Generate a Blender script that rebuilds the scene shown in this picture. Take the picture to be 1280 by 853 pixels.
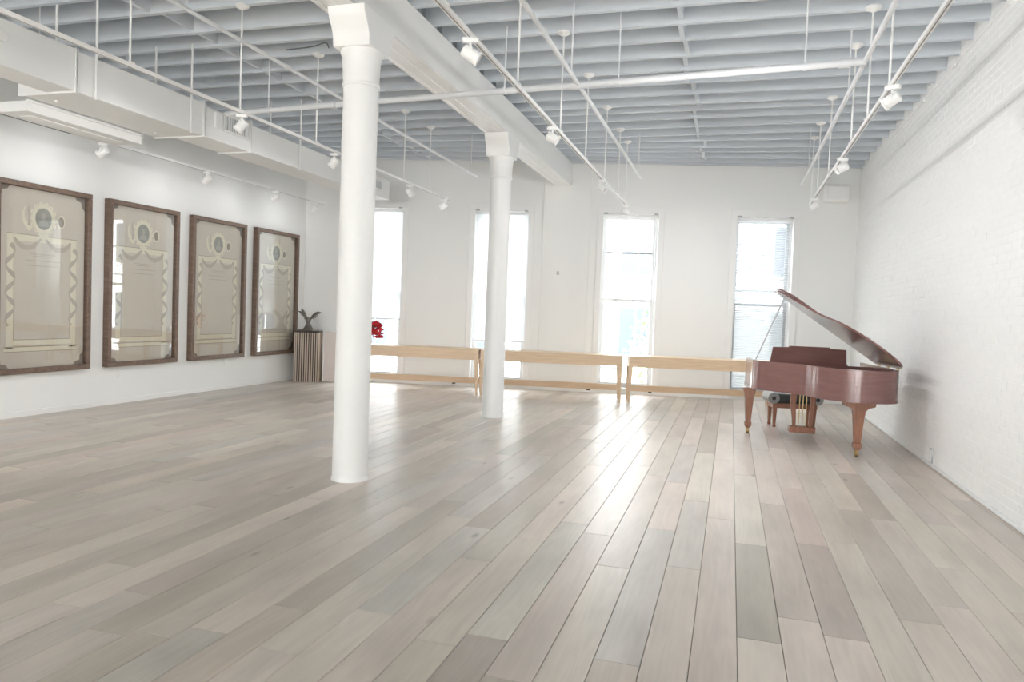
import bpy, math, random
from mathutils import Vector, Matrix

rnd = random.Random(7)
scene = bpy.context.scene
for o in list(bpy.data.objects):
    bpy.data.objects.remove(o, do_unlink=True)
col = scene.collection

# ------------------------------------------------------------------ camera
cam_d = bpy.data.cameras.new('camera')
cam_d.sensor_width = 36.0
cam_d.sensor_fit = 'HORIZONTAL'
cam_d.lens = 36.0 * 912.35 / 1280.0
cam_d.clip_start = 0.05
cam_d.clip_end = 300
cam = bpy.data.objects.new('camera', cam_d)
col.objects.link(cam)
CR = Vector((0.95698, 0.28764, 0.03808)); CU = Vector((-0.04822, 0.02823, 0.99844)); CF = Vector((-0.28612, 0.95732, -0.04089))
CM = Matrix((CR, CU, -CF)).transposed().to_4x4()
CM.translation = (0, 0, 1.5)
cam.matrix_world = CM
scene.camera = cam

def pix(P):
    d = Vector(P) - Vector((0, 0, 1.5))
    z = d.dot(CF)
    if z <= 0.05:
        return None
    return (640 + 912.35 * d.dot(CR) / z, 426.5 - 912.35 * d.dot(CU) / z)

# ------------------------------------------------------------------ world, exposure
world = bpy.data.worlds.new('sky')
scene.world = world
world.use_nodes = True
bg = world.node_tree.nodes['Background']
bg.inputs['Color'].default_value = (0.93, 0.97, 1.0, 1)
bg.inputs['Strength'].default_value = 2.3
vs = scene.view_settings
vs.view_transform = 'Standard'
vs.look = 'None'
vs.gamma = 1.0
vs.use_curve_mapping = False
vs.exposure = 2.5
scene.cycles.max_bounces = 14
scene.cycles.diffuse_bounces = 9
scene.cycles.glossy_bounces = 4
scene.cycles.transparent_max_bounces = 12
scene.cycles.caustics_reflective = False
scene.cycles.caustics_refractive = False
scene.cycles.sample_clamp_indirect = 8.0

sun_d = bpy.data.lights.new('sun', 'SUN'); sun_d.energy = 14.0; sun_d.angle = 0.01; sun_d.color = (1.0, 1.0, 0.985)
sun = bpy.data.objects.new('sun', sun_d); col.objects.link(sun)
sun.rotation_mode = 'QUATERNION'
sun.rotation_quaternion = Vector((0.10, 1.0, -0.60)).to_track_quat('-Z', 'Y')   # from behind the viewer, over the roof, onto the houses opposite

# ------------------------------------------------------------------ room numbers
XL, XR = -8.15, 2.15           # side walls
YF = -10.0                      # wall behind the camera
YB0, SB = 14.35, 0.2           # window wall: Y = YB0 + SB * X
ZJ, ZD = 4.35, 4.63            # joist underside, deck
BA = math.atan(SB)
def wall_y(x): return YB0 + SB * x

def portal(name, loc, w, h, rotz, facing):
    l = bpy.data.lights.new(name, 'AREA')
    l.shape = 'RECTANGLE'; l.size = w; l.size_y = h
    l.cycles.is_portal = True
    o = bpy.data.objects.new(name, l)
    col.objects.link(o)
    # area lights point along -Z
    d = Vector(facing).normalized()
    o.rotation_mode = 'QUATERNION'
    o.rotation_quaternion = d.to_track_quat('-Z', 'Y')
    o.location = loc
    return o
WIN_X = (-6.735, -4.325, -1.912, 0.527)
WIN_W, WIN_B, WIN_T = 1.04, 0.12, 3.42
NB = Vector((SB, -1, 0)).normalized()
for wx in WIN_X:
    portal('window_portal', Vector((wx, wall_y(wx), (WIN_B + WIN_T) / 2)) - NB * 0.36, WIN_W, WIN_T - WIN_B, 0, NB)
FRONT_X = (-6.9, -4.5, -1.65, 0.8)
for wx in FRONT_X:
    portal('street_window_portal', (wx, YF - 0.28, 2.1), 1.7, 3.2, 0, (0, 1, 0))

# ------------------------------------------------------------------ materials
def nt_mat(name):
    m = bpy.data.materials.new(name)
    m.use_nodes = True
    return m, m.node_tree.nodes, m.node_tree.links, m.node_tree.nodes['Principled BSDF']

def plain(name, c, rough=0.5, metal=0.0, spec=0.5, bump=0.0, bscale=40.0, var=0.0, vscale=4.0, coat=0.0):
    m, n, l, b = nt_mat(name)
    b.inputs['Base Color'].default_value = (*c, 1)
    b.inputs['Roughness'].default_value = rough
    b.inputs['Metallic'].default_value = metal
    b.inputs['Specular IOR Level'].default_value = spec
    b.inputs['Coat Weight'].default_value = coat
    b.inputs['Coat Roughness'].default_value = 0.08
    g = None
    if bump or var:
        g = n.new('ShaderNodeNewGeometry')
    if var:
        t = n.new('ShaderNodeTexNoise'); t.inputs['Scale'].default_value = vscale; t.inputs['Detail'].default_value = 4
        l.new(g.outputs['Position'], t.inputs['Vector'])
        mx = n.new('ShaderNodeMix'); mx.data_type = 'RGBA'
        mx.inputs['A'].default_value = (*[v * (1 - var) for v in c], 1)
        mx.inputs['B'].default_value = (*[min(1, v * (1 + var)) for v in c], 1)
        l.new(t.outputs['Fac'], mx.inputs['Factor'])
        l.new(mx.outputs['Result'], b.inputs['Base Color'])
    if bump:
        t = n.new('ShaderNodeTexNoise'); t.inputs['Scale'].default_value = bscale; t.inputs['Detail'].default_value = 5
        l.new(g.outputs['Position'], t.inputs['Vector'])
        bp = n.new('ShaderNodeBump'); bp.inputs['Strength'].default_value = bump; bp.inputs['Distance'].default_value = 0.01
        l.new(t.outputs['Fac'], bp.inputs['Height'])
        l.new(bp.outputs['Normal'], b.inputs['Normal'])
    return m

def wood(name, dark, light, rough, stretch=(30, 2, 30), spec=0.5, bump=0.15, coat=0.0, mixpow=0.5):
    """grain noise stretched along one axis, in object space"""
    m, n, l, b = nt_mat(name)
    tc = n.new('ShaderNodeTexCoord'); mp = n.new('ShaderNodeMapping')
    mp.inputs['Scale'].default_value = stretch
    l.new(tc.outputs['Object'], mp.inputs['Vector'])
    t = n.new('ShaderNodeTexNoise'); t.inputs['Scale'].default_value = 1.0; t.inputs['Detail'].default_value = 6
    t.inputs['Distortion'].default_value = 0.6
    l.new(mp.outputs['Vector'], t.inputs['Vector'])
    r = n.new('ShaderNodeValToRGB')
    r.color_ramp.elements[0].position = 0.3; r.color_ramp.elements[0].color = (*dark, 1)
    r.color_ramp.elements[1].position = 0.7; r.color_ramp.elements[1].color = (*light, 1)
    l.new(t.outputs['Fac'], r.inputs['Fac']); l.new(r.outputs['Color'], b.inputs['Base Color'])
    b.inputs['Roughness'].default_value = rough
    b.inputs['Specular IOR Level'].default_value = spec
    b.inputs['Coat Weight'].default_value = coat
    b.inputs['Coat Roughness'].default_value = 0.16
    if bump:
        bp = n.new('ShaderNodeBump'); bp.inputs['Strength'].default_value = bump; bp.inputs['Distance'].default_value = 0.003
        l.new(t.outputs['Fac'], bp.inputs['Height']); l.new(bp.outputs['Normal'], b.inputs['Normal'])
    return m

def plank_material():
    m, n, l, b = nt_mat('oak_plank')
    at = n.new('ShaderNodeAttribute'); at.attribute_name = 'tone'
    g = n.new('ShaderNodeNewGeometry')
    off = n.new('ShaderNodeVectorMath'); off.operation = 'MULTIPLY_ADD'
    off.inputs[1].default_value = (37.0, 53.0, 11.0)
    l.new(at.outputs['Color'], off.inputs[0]); l.new(g.outputs['Position'], off.inputs[2])
    mp = n.new('ShaderNodeMapping'); mp.inputs['Scale'].default_value = (42, 1.6, 1)
    l.new(off.outputs[0], mp.inputs['Vector'])
    t = n.new('ShaderNodeTexNoise'); t.inputs['Scale'].default_value = 1.0; t.inputs['Detail'].default_value = 7; t.inputs['Distortion'].default_value = 0.8
    l.new(mp.outputs['Vector'], t.inputs['Vector'])
    # cathedral rings
    mp2 = n.new('ShaderNodeMapping'); mp2.inputs['Scale'].default_value = (5.0, 0.55, 1)
    l.new(off.outputs[0], mp2.inputs['Vector'])
    wv = n.new('ShaderNodeTexNoise'); wv.inputs['Scale'].default_value = 1.0; wv.inputs['Detail'].default_value = 2
    l.new(mp2.outputs['Vector'], wv.inputs['Vector'])
    sn = n.new('ShaderNodeMath'); sn.operation = 'MULTIPLY'; sn.inputs[1].default_value = 70.0
    l.new(wv.outputs['Fac'], sn.inputs[0])
    s2 = n.new('ShaderNodeMath'); s2.operation = 'SINE'; l.new(sn.outputs[0], s2.inputs[0])
    ad = n.new('ShaderNodeMath'); ad.operation = 'MULTIPLY_ADD'; ad.inputs[1].default_value = 0.10
    l.new(s2.outputs[0], ad.inputs[0]); l.new(t.outputs['Fac'], ad.inputs[2])
    # broad cloudy tone inside one plank
    mp3 = n.new('ShaderNodeMapping'); mp3.inputs['Scale'].default_value = (4.0, 1.1, 1)
    l.new(off.outputs[0], mp3.inputs['Vector'])
    cl = n.new('ShaderNodeTexNoise'); cl.inputs['Scale'].default_value = 1.0; cl.inputs['Detail'].default_value = 3
    l.new(mp3.outputs['Vector'], cl.inputs['Vector'])
    mr = n.new('ShaderNodeMapRange'); mr.inputs['From Min'].default_value = 0.25; mr.inputs['From Max'].default_value = 0.75
    mr.inputs['To Min'].default_value = 0.93; mr.inputs['To Max'].default_value = 1.05
    l.new(ad.outputs[0], mr.inputs['Value'])
    mr2 = n.new('ShaderNodeMapRange'); mr2.inputs['From Min'].default_value = 0.3; mr2.inputs['From Max'].default_value = 0.7
    mr2.inputs['To Min'].default_value = 0.87; mr2.inputs['To Max'].default_value = 1.1
    l.new(cl.outputs['Fac'], mr2.inputs['Value'])
    mm = n.new('ShaderNodeMath'); mm.operation = 'MULTIPLY'; l.new(mr.outputs[0], mm.inputs[0]); l.new(mr2.outputs[0], mm.inputs[1])
    vm = n.new('ShaderNodeVectorMath'); vm.operation = 'SCALE'
    l.new(at.outputs['Color'], vm.inputs[0]); l.new(mm.outputs[0], vm.inputs['Scale'])
    # knots
    mp4 = n.new('ShaderNodeMapping'); mp4.inputs['Scale'].default_value = (6.0, 2.2, 1)
    l.new(off.outputs[0], mp4.inputs['Vector'])
    vo = n.new('ShaderNodeTexVoronoi'); vo.inputs['Scale'].default_value = 0.55
    l.new(mp4.outputs['Vector'], vo.inputs['Vector'])
    kr = n.new('ShaderNodeMapRange'); kr.inputs['From Min'].default_value = 0.02; kr.inputs['From Max'].default_value = 0.09
    kr.inputs['To Min'].default_value = 0.55; kr.inputs['To Max'].default_value = 1.0
    l.new(vo.outputs['Distance'], kr.inputs['Value'])
    vm2 = n.new('ShaderNodeVectorMath'); vm2.operation = 'SCALE'
    l.new(vm.outputs[0], vm2.inputs[0]); l.new(kr.outputs[0], vm2.inputs['Scale'])
    l.new(vm2.outputs[0], b.inputs['Base Color'])
    rr = n.new('ShaderNodeMapRange'); rr.inputs['To Min'].default_value = 0.27; rr.inputs['To Max'].default_value = 0.40
    l.new(ad.outputs[0], rr.inputs['Value']); l.new(rr.outputs[0], b.inputs['Roughness'])
    b.inputs['Specular IOR Level'].default_value = 0.6
    bp = n.new('ShaderNodeBump'); bp.inputs['Strength'].default_value = 0.06; bp.inputs['Distance'].default_value = 0.004
    l.new(ad.outputs[0], bp.inputs['Height']); l.new(bp.outputs['Normal'], b.inputs['Normal'])
    return m

def glass_material(name, tint=(1, 1, 1), refl=1.0):
    m = bpy.data.materials.new(name); m.use_nodes = True
    n, l = m.node_tree.nodes, m.node_tree.links
    n.clear()
    out = n.new('ShaderNodeOutputMaterial'); tr = n.new('ShaderNodeBsdfTransparent'); gl = n.new('ShaderNodeBsdfGlossy')
    tr.inputs['Color'].default_value = (*tint, 1); gl.inputs['Roughness'].default_value = 0.02
    lw = n.new('ShaderNodeLayerWeight'); lw.inputs['Blend'].default_value = 0.5
    pw = n.new('ShaderNodeMath'); pw.operation = 'POWER'; pw.inputs[1].default_value = 5.0
    l.new(lw.outputs['Facing'], pw.inputs[0])
    mu = n.new('ShaderNodeMath'); mu.operation = 'MULTIPLY_ADD'; mu.inputs[1].default_value = 0.92 * refl; mu.inputs[2].default_value = 0.05 * refl; mu.use_clamp = True
    mx = n.new('ShaderNodeMixShader')
    l.new(pw.outputs[0], mu.inputs[0]); l.new(mu.outputs[0], mx.inputs[0]); l.new(tr.outputs[0], mx.inputs[1]); l.new(gl.outputs[0], mx.inputs[2]); l.new(mx.outputs[0], out.inputs[0])
    return m

def shade_material(name, see, c):
    """woven screen cloth: partly open weave, partly translucent threads"""
    m = bpy.data.materials.new(name); m.use_nodes = True
    n, l = m.node_tree.nodes, m.node_tree.links
    n.clear()
    out = n.new('ShaderNodeOutputMaterial'); tr = n.new('ShaderNodeBsdfTransparent')
    di = n.new('ShaderNodeBsdfDiffuse'); tl = n.new('ShaderNodeBsdfTranslucent')
    di.inputs['Color'].default_value = (*c, 1); tl.inputs['Color'].default_value = (*c, 1)
    a = n.new('ShaderNodeMixShader'); a.inputs[0].default_value = 0.6
    l.new(di.outputs[0], a.inputs[1]); l.new(tl.outputs[0], a.inputs[2])
    mx = n.new('ShaderNodeMixShader'); mx.inputs[0].default_value = see
    l.new(a.outputs[0], mx.inputs[1]); l.new(tr.outputs[0], mx.inputs[2]); l.new(mx.outputs[0], out.inputs[0])
    return m

M = {}
M['wall'] = plain('painted_plaster', (0.86, 0.865, 0.85), 0.75, bump=0.05, bscale=30)
M['brick'] = plain('painted_brick', (0.91, 0.91, 0.90), 0.55, bump=0.07, bscale=45, var=0.015, vscale=9)
M['joist'] = plain('painted_joist', (0.66, 0.705, 0.75), 0.65, bump=0.12, bscale=25, var=0.05, vscale=3)
M['deck'] = plain('painted_deck', (0.40, 0.44, 0.48), 0.8)
M['beam'] = plain('painted_beam', (0.84, 0.845, 0.83), 0.65, bump=0.04, bscale=20)
M['beam_wood'] = wood('painted_beam_soffit', (0.87, 0.87, 0.86), (0.92, 0.92, 0.91), 0.3, (60, 2, 60), bump=0.3)
M['column'] = plain('painted_iron', (0.86, 0.865, 0.855), 0.45, bump=0.04, bscale=18)
M['white'] = plain('white_enamel', (0.88, 0.88, 0.87), 0.4)
M['duct'] = plain('painted_duct', (0.84, 0.845, 0.835), 0.55, bump=0.02, bscale=8)
M['pipe'] = plain('painted_pipe', (0.74, 0.755, 0.77), 0.5)
M['track'] = plain('track_white', (0.86, 0.86, 0.85), 0.45)
M['slot_or_shadow'] = plain('track_slot', (0.30, 0.30, 0.30), 0.6)
M['grille'] = plain('grille_grey', (0.45, 0.46, 0.46), 0.5)
M['dark'] = plain('dark_plastic', (0.03, 0.03, 0.03), 0.5)
M['cable'] = plain('grey_cable', (0.16, 0.17, 0.18), 0.5)
M['plank'] = plank_material()
M['subfloor'] = plain('subfloor', (0.16, 0.14, 0.12), 0.9)
M['trim'] = plain('trim_white', (0.87, 0.87, 0.86), 0.5)
M['sash'] = plain('sash_white', (0.86, 0.865, 0.87), 0.45)
M['glass'] = glass_material('window_glass', (0.97, 0.99, 1.0))
M['screen'] = shade_material('screen_cloth', 0.15, (0.80, 0.81, 0.82))
M['blind'] = shade_material('blind_cloth', 0.04, (0.62, 0.63, 0.64))
M['mesh'] = shade_material('insect_mesh', 0.55, (0.55, 0.55, 0.54))
M['alu'] = plain('shade_bar', (0.55, 0.56, 0.57), 0.4, metal=0.6)
M['maple'] = wood('maple', (0.64, 0.46, 0.30), (0.74, 0.57, 0.39), 0.42, (2.5, 21, 40), bump=0.05)
M['mahogany'] = wood('mahogany', (0.178, 0.082, 0.074), (0.212, 0.103, 0.093), 0.2, (3, 3, 22), bump=0.0, coat=0.7)
M['mahogany_leg'] = wood('mahogany_leg', (0.26, 0.115, 0.072), (0.35, 0.165, 0.105), 0.25, (40, 21, 3), bump=0.02, coat=0.4)
M['brass'] = plain('brass', (0.50, 0.36, 0.17), 0.32, metal=1.0)
M['plate'] = plain('gilded_iron', (0.55, 0.40, 0.20), 0.4, metal=0.6)
M['steel'] = plain('steel', (0.6, 0.6, 0.6), 0.3, metal=1.0)
M['ivory'] = plain('ivory_key', (0.85, 0.84, 0.78), 0.3)
M['ebony'] = plain('ebony_key', (0.015, 0.015, 0.015), 0.3)
M['leather'] = plain('black_leather', (0.045, 0.05, 0.05), 0.38, bump=0.2, bscale=120)
M['leather_edge'] = plain('grey_leather', (0.34, 0.34, 0.33), 0.4)
M['frame'] = wood('walnut_frame', (0.125, 0.080, 0.056), (0.215, 0.145, 0.106), 0.4, (30, 3, 30), bump=0.1)
M['paper'] = plain('sepia_paper', (0.70, 0.63, 0.545), 0.8, var=0.07, vscale=2.2)
M['paper_mid'] = plain('sepia_field', (0.72, 0.65, 0.56), 0.8, var=0.04, vscale=3)
M['cream'] = plain('cream_border', (0.87, 0.81, 0.66), 0.7, var=0.05, vscale=14)
M['cream_dark'] = plain('border_line', (0.40, 0.33, 0.24), 0.8)
M['sepia'] = plain('sepia_ink', (0.30, 0.25, 0.20), 0.8, var=0.15, vscale=20)
M['sepia_light'] = plain('sepia_wash', (0.56, 0.49, 0.41), 0.8, var=0.08, vscale=20)
M['portrait'] = plain('portrait_grey', (0.33, 0.325, 0.29), 0.7, var=0.15, vscale=18)
M['portrait_fig'] = plain('portrait_figure', (0.46, 0.45, 0.41), 0.7)
M['corner'] = plain('corner_brown', (0.24, 0.19, 0.15), 0.8)
M['case_glass'] = glass_material('case_glass', (0.98, 0.985, 0.98), 1.6)
M['slat_light'] = wood('slat_light', (0.46, 0.38, 0.30), (0.62, 0.53, 0.43), 0.5, (40, 21, 3))
M['slat_dark'] = plain('slat_backing', (0.05, 0.038, 0.03), 0.6)
M['plinth'] = plain('pale_plinth', (0.78, 0.71, 0.68), 0.6)
M['bronze'] = plain('bronze', (0.20, 0.185, 0.16), 0.38, metal=0.7, bump=0.4, bscale=60)
M['red'] = plain('red_petal', (0.72, 0.045, 0.06), 0.5, var=0.2, vscale=30)
M['stem'] = plain('stem_green', (0.12, 0.17, 0.06), 0.6)
M['vase'] = plain('vase_ceramic', (0.80, 0.79, 0.76), 0.3)
M['facade'] = plain('pale_facade', (0.28, 0.28, 0.275), 0.8, var=0.08, vscale=0.8)
M['facade_trim'] = plain('facade_trim', (0.36, 0.36, 0.355), 0.8)
M['far_glass'] = plain('far_glass', (0.022, 0.028, 0.035), 0.3, spec=0.25)
M['asphalt'] = plain('asphalt', (0.22, 0.22, 0.22), 0.9)
M['leaf'] = plain('street_leaf', (0.22, 0.30, 0.13), 0.6, var=0.3, vscale=3)
M['bark'] = plain('bark', (0.20, 0.16, 0.12), 0.9)

# ------------------------------------------------------------------ mesh builder
class MB:
    def __init__(s):
        s.v = []; s.f = []; s.sm = []
    def add(s, vs, fs, smooth=False):
        k = len(s.v)
        s.v += [tuple(p) for p in vs]
        s.f += [tuple(i + k for i in f) for f in fs]
        s.sm += [smooth] * len(fs)
        return s
    def box(s, x0, x1, y0, y1, z0, z1):
        vs = [(x0, y0, z0), (x1, y0, z0), (x1, y1, z0), (x0, y1, z0), (x0, y0, z1), (x1, y0, z1), (x1, y1, z1), (x0, y1, z1)]
        return s.add(vs, [(0, 3, 2, 1), (4, 5, 6, 7), (0, 1, 5, 4), (1, 2, 6, 5), (2, 3, 7, 6), (3, 0, 4, 7)])
    def frustum(s, c0, w0, d0, c1, w1, d1):
        """rectangular section w x d at centre c0 (bottom) to c1 (top)"""
        vs = []
        for c, w, d in ((c0, w0, d0), (c1, w1, d1)):
            x, y, z = c
            vs += [(x - w / 2, y - d / 2, z), (x + w / 2, y - d / 2, z), (x + w / 2, y + d / 2, z), (x - w / 2, y + d / 2, z)]
        return s.add(vs, [(0, 3, 2, 1), (4, 5, 6, 7), (0, 1, 5, 4), (1, 2, 6, 5), (2, 3, 7, 6), (3, 0, 4, 7)])
    def tube(s, pts, r, n=10, caps=True):
        pts = [Vector(p) for p in pts]
        rs = r if isinstance(r, (list, tuple)) else [r] * len(pts)
        rings = []
        up = None
        for i, p in enumerate(pts):
            if i == 0: t = pts[1] - p
            elif i == len(pts) - 1: t = p - pts[i - 1]
            else: t = (pts[i + 1] - p).normalized() + (p - pts[i - 1]).normalized()
            t.normalize()
            if up is None:
                up = Vector((0, 0, 1)) if abs(t.z) < 0.9 else Vector((1, 0, 0))
            a = t.cross(up).normalized(); up = a.cross(t).normalized()
            rings.append([p + (a * math.cos(2 * math.pi * k / n) + up * math.sin(2 * math.pi * k / n)) * rs[i] for k in range(n)])
        vs = [q for ring in rings for q in ring]
        fs = []
        for i in range(len(rings) - 1):
            for k in range(n):
                fs.append((i * n + k, (i + 1) * n + k, (i + 1) * n + (k + 1) % n, i * n + (k + 1) % n))
        s.add(vs, fs, True)
        if caps:
            s.add(rings[0], [tuple(range(n))])
            s.add(rings[-1], [tuple(reversed(range(n)))])
        return s
    def lathe(s, prof, c=(0, 0, 0), n=32, caps=True):
        vs = []
        for r, z in prof:
            vs += [(c[0] + r * math.cos(2 * math.pi * k / n), c[1] + r * math.sin(2 * math.pi * k / n), c[2] + z) for k in range(n)]
        fs = [(i * n + k, i * n + (k + 1) % n, (i + 1) * n + (k + 1) % n, (i + 1) * n + k) for i in range(len(prof) - 1) for k in range(n)]
        s.add(vs, fs, True)
        if caps:
            s.add(vs[:n], [tuple(reversed(range(n)))])
            s.add(vs[-n:], [tuple(range(n))])
        return s
    def prism(s, poly, a0, a1, axis='z', smooth=False):
        """poly in the plane normal to axis, extruded a0..a1"""
        def P(p, a):
            if axis == 'z': return (p[0], p[1], a)
            if axis == 'y': return (p[0], a, p[1])
            return (a, p[0], p[1])
        n = len(poly)
        lo = [P(p, a0) for p in poly]; hi = [P(p, a1) for p in poly]
        s.add(lo + hi, [(i, (i + 1) % n, n + (i + 1) % n, n + i) for i in range(n)], smooth)
        s.add(lo, [tuple(reversed(range(n)))]); s.add(hi, [tuple(range(n))])
        return s
    def tf(s, mat):
        s.v = [tuple(mat @ Vector(p)) for p in s.v]
        return s
    def mesh(s, name):
        me = bpy.data.meshes.new(name)
        me.from_pydata(s.v, [], s.f)
        me.polygons.foreach_set('use_smooth', s.sm)
        me.validate(); me.update()
        import bmesh
        bm = bmesh.new(); bm.from_mesh(me)
        bmesh.ops.remove_doubles(bm, verts=bm.verts, dist=1e-6)
        bmesh.ops.recalc_face_normals(bm, faces=bm.faces)
        bm.to_mesh(me); bm.free()
        me.set_sharp_from_angle(angle=math.radians(38))
        return me
    def build(s, name, mat, parent=None, bevel=0.0, seg=2):
        me = s.mesh(name)
        return link(name, me, mat, parent, bevel, seg)

def link(name, me, mat=None, parent=None, bevel=0.0, seg=2):
    o = bpy.data.objects.new(name, me)
    col.objects.link(o)
    if mat is not None and not me.materials:
        me.materials.append(M[mat])
    if parent is not None:
        o.parent = parent
    if bevel:
        md = o.modifiers.new('bevel', 'BEVEL'); md.width = bevel; md.segments = seg; md.limit_method = 'ANGLE'
        md.angle_limit = math.radians(40)
    return o

def tag(o, label, cat, group=None, kind=None):
    o['label'] = label
    o['category'] = cat
    if group: o['group'] = group
    if kind: o['kind'] = kind
    return o

def empty(name, loc=(0, 0, 0), rz=0.0):
    o = bpy.data.objects.new(name, None)
    col.objects.link(o)
    o.location = loc
    o.rotation_euler = (0, 0, rz)
    o.empty_display_size = 0.1
    return o

def copy_tree(o, parent=None):
    c = o.copy(); col.objects.link(c); c.parent = parent
    for ch in o.children:
        copy_tree(ch, c)
    return c

def catmull(pts, n=8, closed=False):
    out = []
    N = len(pts)
    rng = range(N if closed else N - 1)
    for i in rng:
        g = lambda k: pts[k % N] if closed else pts[max(0, min(N - 1, k))]
        p0, p1, p2, p3 = g(i - 1), g(i), g(i + 1), g(i + 2)
        for j in range(n):
            t = j / n
            out.append(tuple(0.5 * (2 * p1[a] + (p2[a] - p0[a]) * t + (2 * p0[a] - 5 * p1[a] + 4 * p2[a] - p3[a]) * t * t + (3 * p1[a] - p0[a] - 3 * p2[a] + p3[a]) * t ** 3) for a in range(len(p1))))
    if not closed:
        out.append(tuple(pts[-1]))
    return out

# ================================================================== FLOOR
floor = tag(MB().box(XL - 0.2, XR + 0.2, YF - 0.2, 15.2, -0.12, -0.016).build('floor', 'subfloor'),
            'grey brown oak plank floor running the length of the room', 'floor', kind='structure')
PAL = {'l': (0.665, 0.592, 0.520), 'd': (0.505, 0.445, 0.385), 'g': (0.575, 0.535, 0.487), 'p': (0.635, 0.548, 0.480), 'm': (0.585, 0.522, 0.458)}
PW = 0.2
def colx(i): return 0.097 + PW * i
# joints seen in the photograph: column -> list of (Y of joint) and tones (near to far)
FIXED = {0: ([5.09], ['d', 'l']), -1: ([3.0], ['l', 'l']), -2: ([4.45], ['l', 'g']), -3: ([3.11, 5.2], ['p', 'g', 'l']), -4: ([4.3], ['l', 'l']),
         -5: ([2.8, 4.9], ['d', 'l', 'l']), -6: ([3.14], ['d', 'g']), -7: ([4.6], ['l', 'l']), -8: ([4.1], ['l', 'm']), -9: ([3.2], ['l', 'g']),
         -10: ([4.9], ['m', 'g']), -11: ([5.3], ['d', 'm']), -12: ([5.0], ['m', 'l']), -13: ([2.62, 5.2], ['d', 'm', 'g']), -14: ([2.56, 6.1], ['l', 'd', 'm']), -15: ([5.0], ['d', 'd']),
         -16: ([4.9], ['l', 'l']), -17: ([5.6], ['d', 'l']), 1: ([3.9, 6.3], ['l', 'm', 'l']), 2: ([3.75], ['l', 'd']), 3: ([3.2, 5.4], ['m', 'l', 'm']), 4: ([6.39], ['d', 'm']),
         5: ([4.4], ['l', 'l']), 6: ([5.1], ['l', 'm']), 7: ([6.2], ['m', 'm'])}
planks = []
i0 = int(math.floor((XL - 0.097) / PW)); i1 = int(math.ceil((XR - 0.097) / PW))
prev = None
for i in range(i0, i1):
    x0 = max(colx(i), XL); x1 = min(colx(i + 1), XR)
    yend = wall_y((x0 + x1) / 2) + 0.02
    joints = []; tones = []
    if i in FIXED:
        joints, tones = list(FIXED[i][0]), list(FIXED[i][1])
        y = joints[-1]
        first = joints[0]
        while y < yend:
            y += rnd.uniform(1.5, 2.9); joints.append(y); tones.append(rnd.choice('lldgmmp'))
        y = first
        lead = []
        while y > YF:
            y -= rnd.uniform(1.5, 2.6); lead.insert(0, y)
        tones = [rnd.choice('ldgmp') for _ in lead[1:]] + tones
        joints = lead + joints
    else:
        y = YF - rnd.uniform(0, 2)
        joints = [y]
        while y < yend:
            y += rnd.uniform(1.4, 2.9); joints.append(y); tones.append(rnd.choice('lldgmmp'))
    for k in range(len(joints) - 1):
        a, b = max(joints[k], YF), min(joints[k + 1], yend)
        if b - a < 0.05: continue
        t = [0.2 * a_ + 0.8 * b_ for a_, b_ in zip((0.60, 0.535, 0.47), PAL[tones[k]])]; f = rnd.uniform(0.92, 1.08)
        planks.append((x0, x1, a, b, tuple(min(1, c * f * rnd.uniform(0.985, 1.015)) for c in t), rnd.uniform(-0.0004, 0.0004)))
def plank_geo(x0, x1, a, b, dz):
    g = 0.0013; c = 0.0022; zt = dz; zb = -0.016
    vs = [(x0 + g, a + g, zb), (x1 - g, a + g, zb), (x1 - g, b - g, zb), (x0 + g, b - g, zb),
          (x0 + g, a + g, zt - c), (x1 - g, a + g, zt - c), (x1 - g, b - g, zt - c), (x0 + g, b - g, zt - c),
          (x0 + g + c, a + g + c, zt), (x1 - g - c, a + g + c, zt), (x1 - g - c, b - g - c, zt), (x0 + g + c, b - g - c, zt)]
    fs = [(0, 1, 5, 4), (1, 2, 6, 5), (2, 3, 7, 6), (3, 0, 4, 7), (4, 5, 9, 8), (5, 6, 10, 9), (6, 7, 11, 10), (7, 4, 8, 11), (8, 9, 10, 11)]
    return vs, fs
def screen_area(pts):
    q = [pix(p) for p in pts]
    if any(v is None for v in q): q = [v for v in q if v is not None]
    if len(q) < 2: return 0
    xs = [min(1280, max(0, v[0])) for v in q]; ys = [min(853, max(0, v[1])) for v in q]
    return (max(xs) - min(xs)) * (max(ys) - min(ys))
scored = []
for pl in planks:
    x0, x1, a, b, t, dz = pl
    # clip to the part in front of the camera
    aa = max(a, 0.8)
    s = 0 if b < 1.0 else screen_area([(x0, aa, 0), (x1, aa, 0), (x1, b, 0), (x0, b, 0)]) 
    scored.append((s, pl))
scored.sort(key=lambda q: -q[0])
def tone_attr(me, cols):
    at = me.attributes.new('tone', 'FLOAT_COLOR', 'POINT')
    at.data.foreach_set('color', [c for k in cols for c in (*k, 1.0)])
rest_v, rest_f, rest_c = [], [], []
for k, (s, pl) in enumerate(scored):
    vs, fs = plank_geo(pl[0], pl[1], pl[2], pl[3], pl[5])
    if k < 298 and s > 0:
        me = bpy.data.meshes.new('plank'); me.from_pydata(vs, [], fs); me.update()
        tone_attr(me, [pl[4]] * len(vs))
        link('plank', me, 'plank', floor)
    else:
        o = len(rest_v); rest_v += vs; rest_f += [tuple(q + o for q in f) for f in fs]; rest_c += [pl[4]] * len(vs)
me = bpy.data.meshes.new('distant_planks'); me.from_pydata(rest_v, [], rest_f); me.update()
tone_attr(me, rest_c)
link('distant_planks', me, 'plank', floor)['kind'] = 'stuff'

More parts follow.
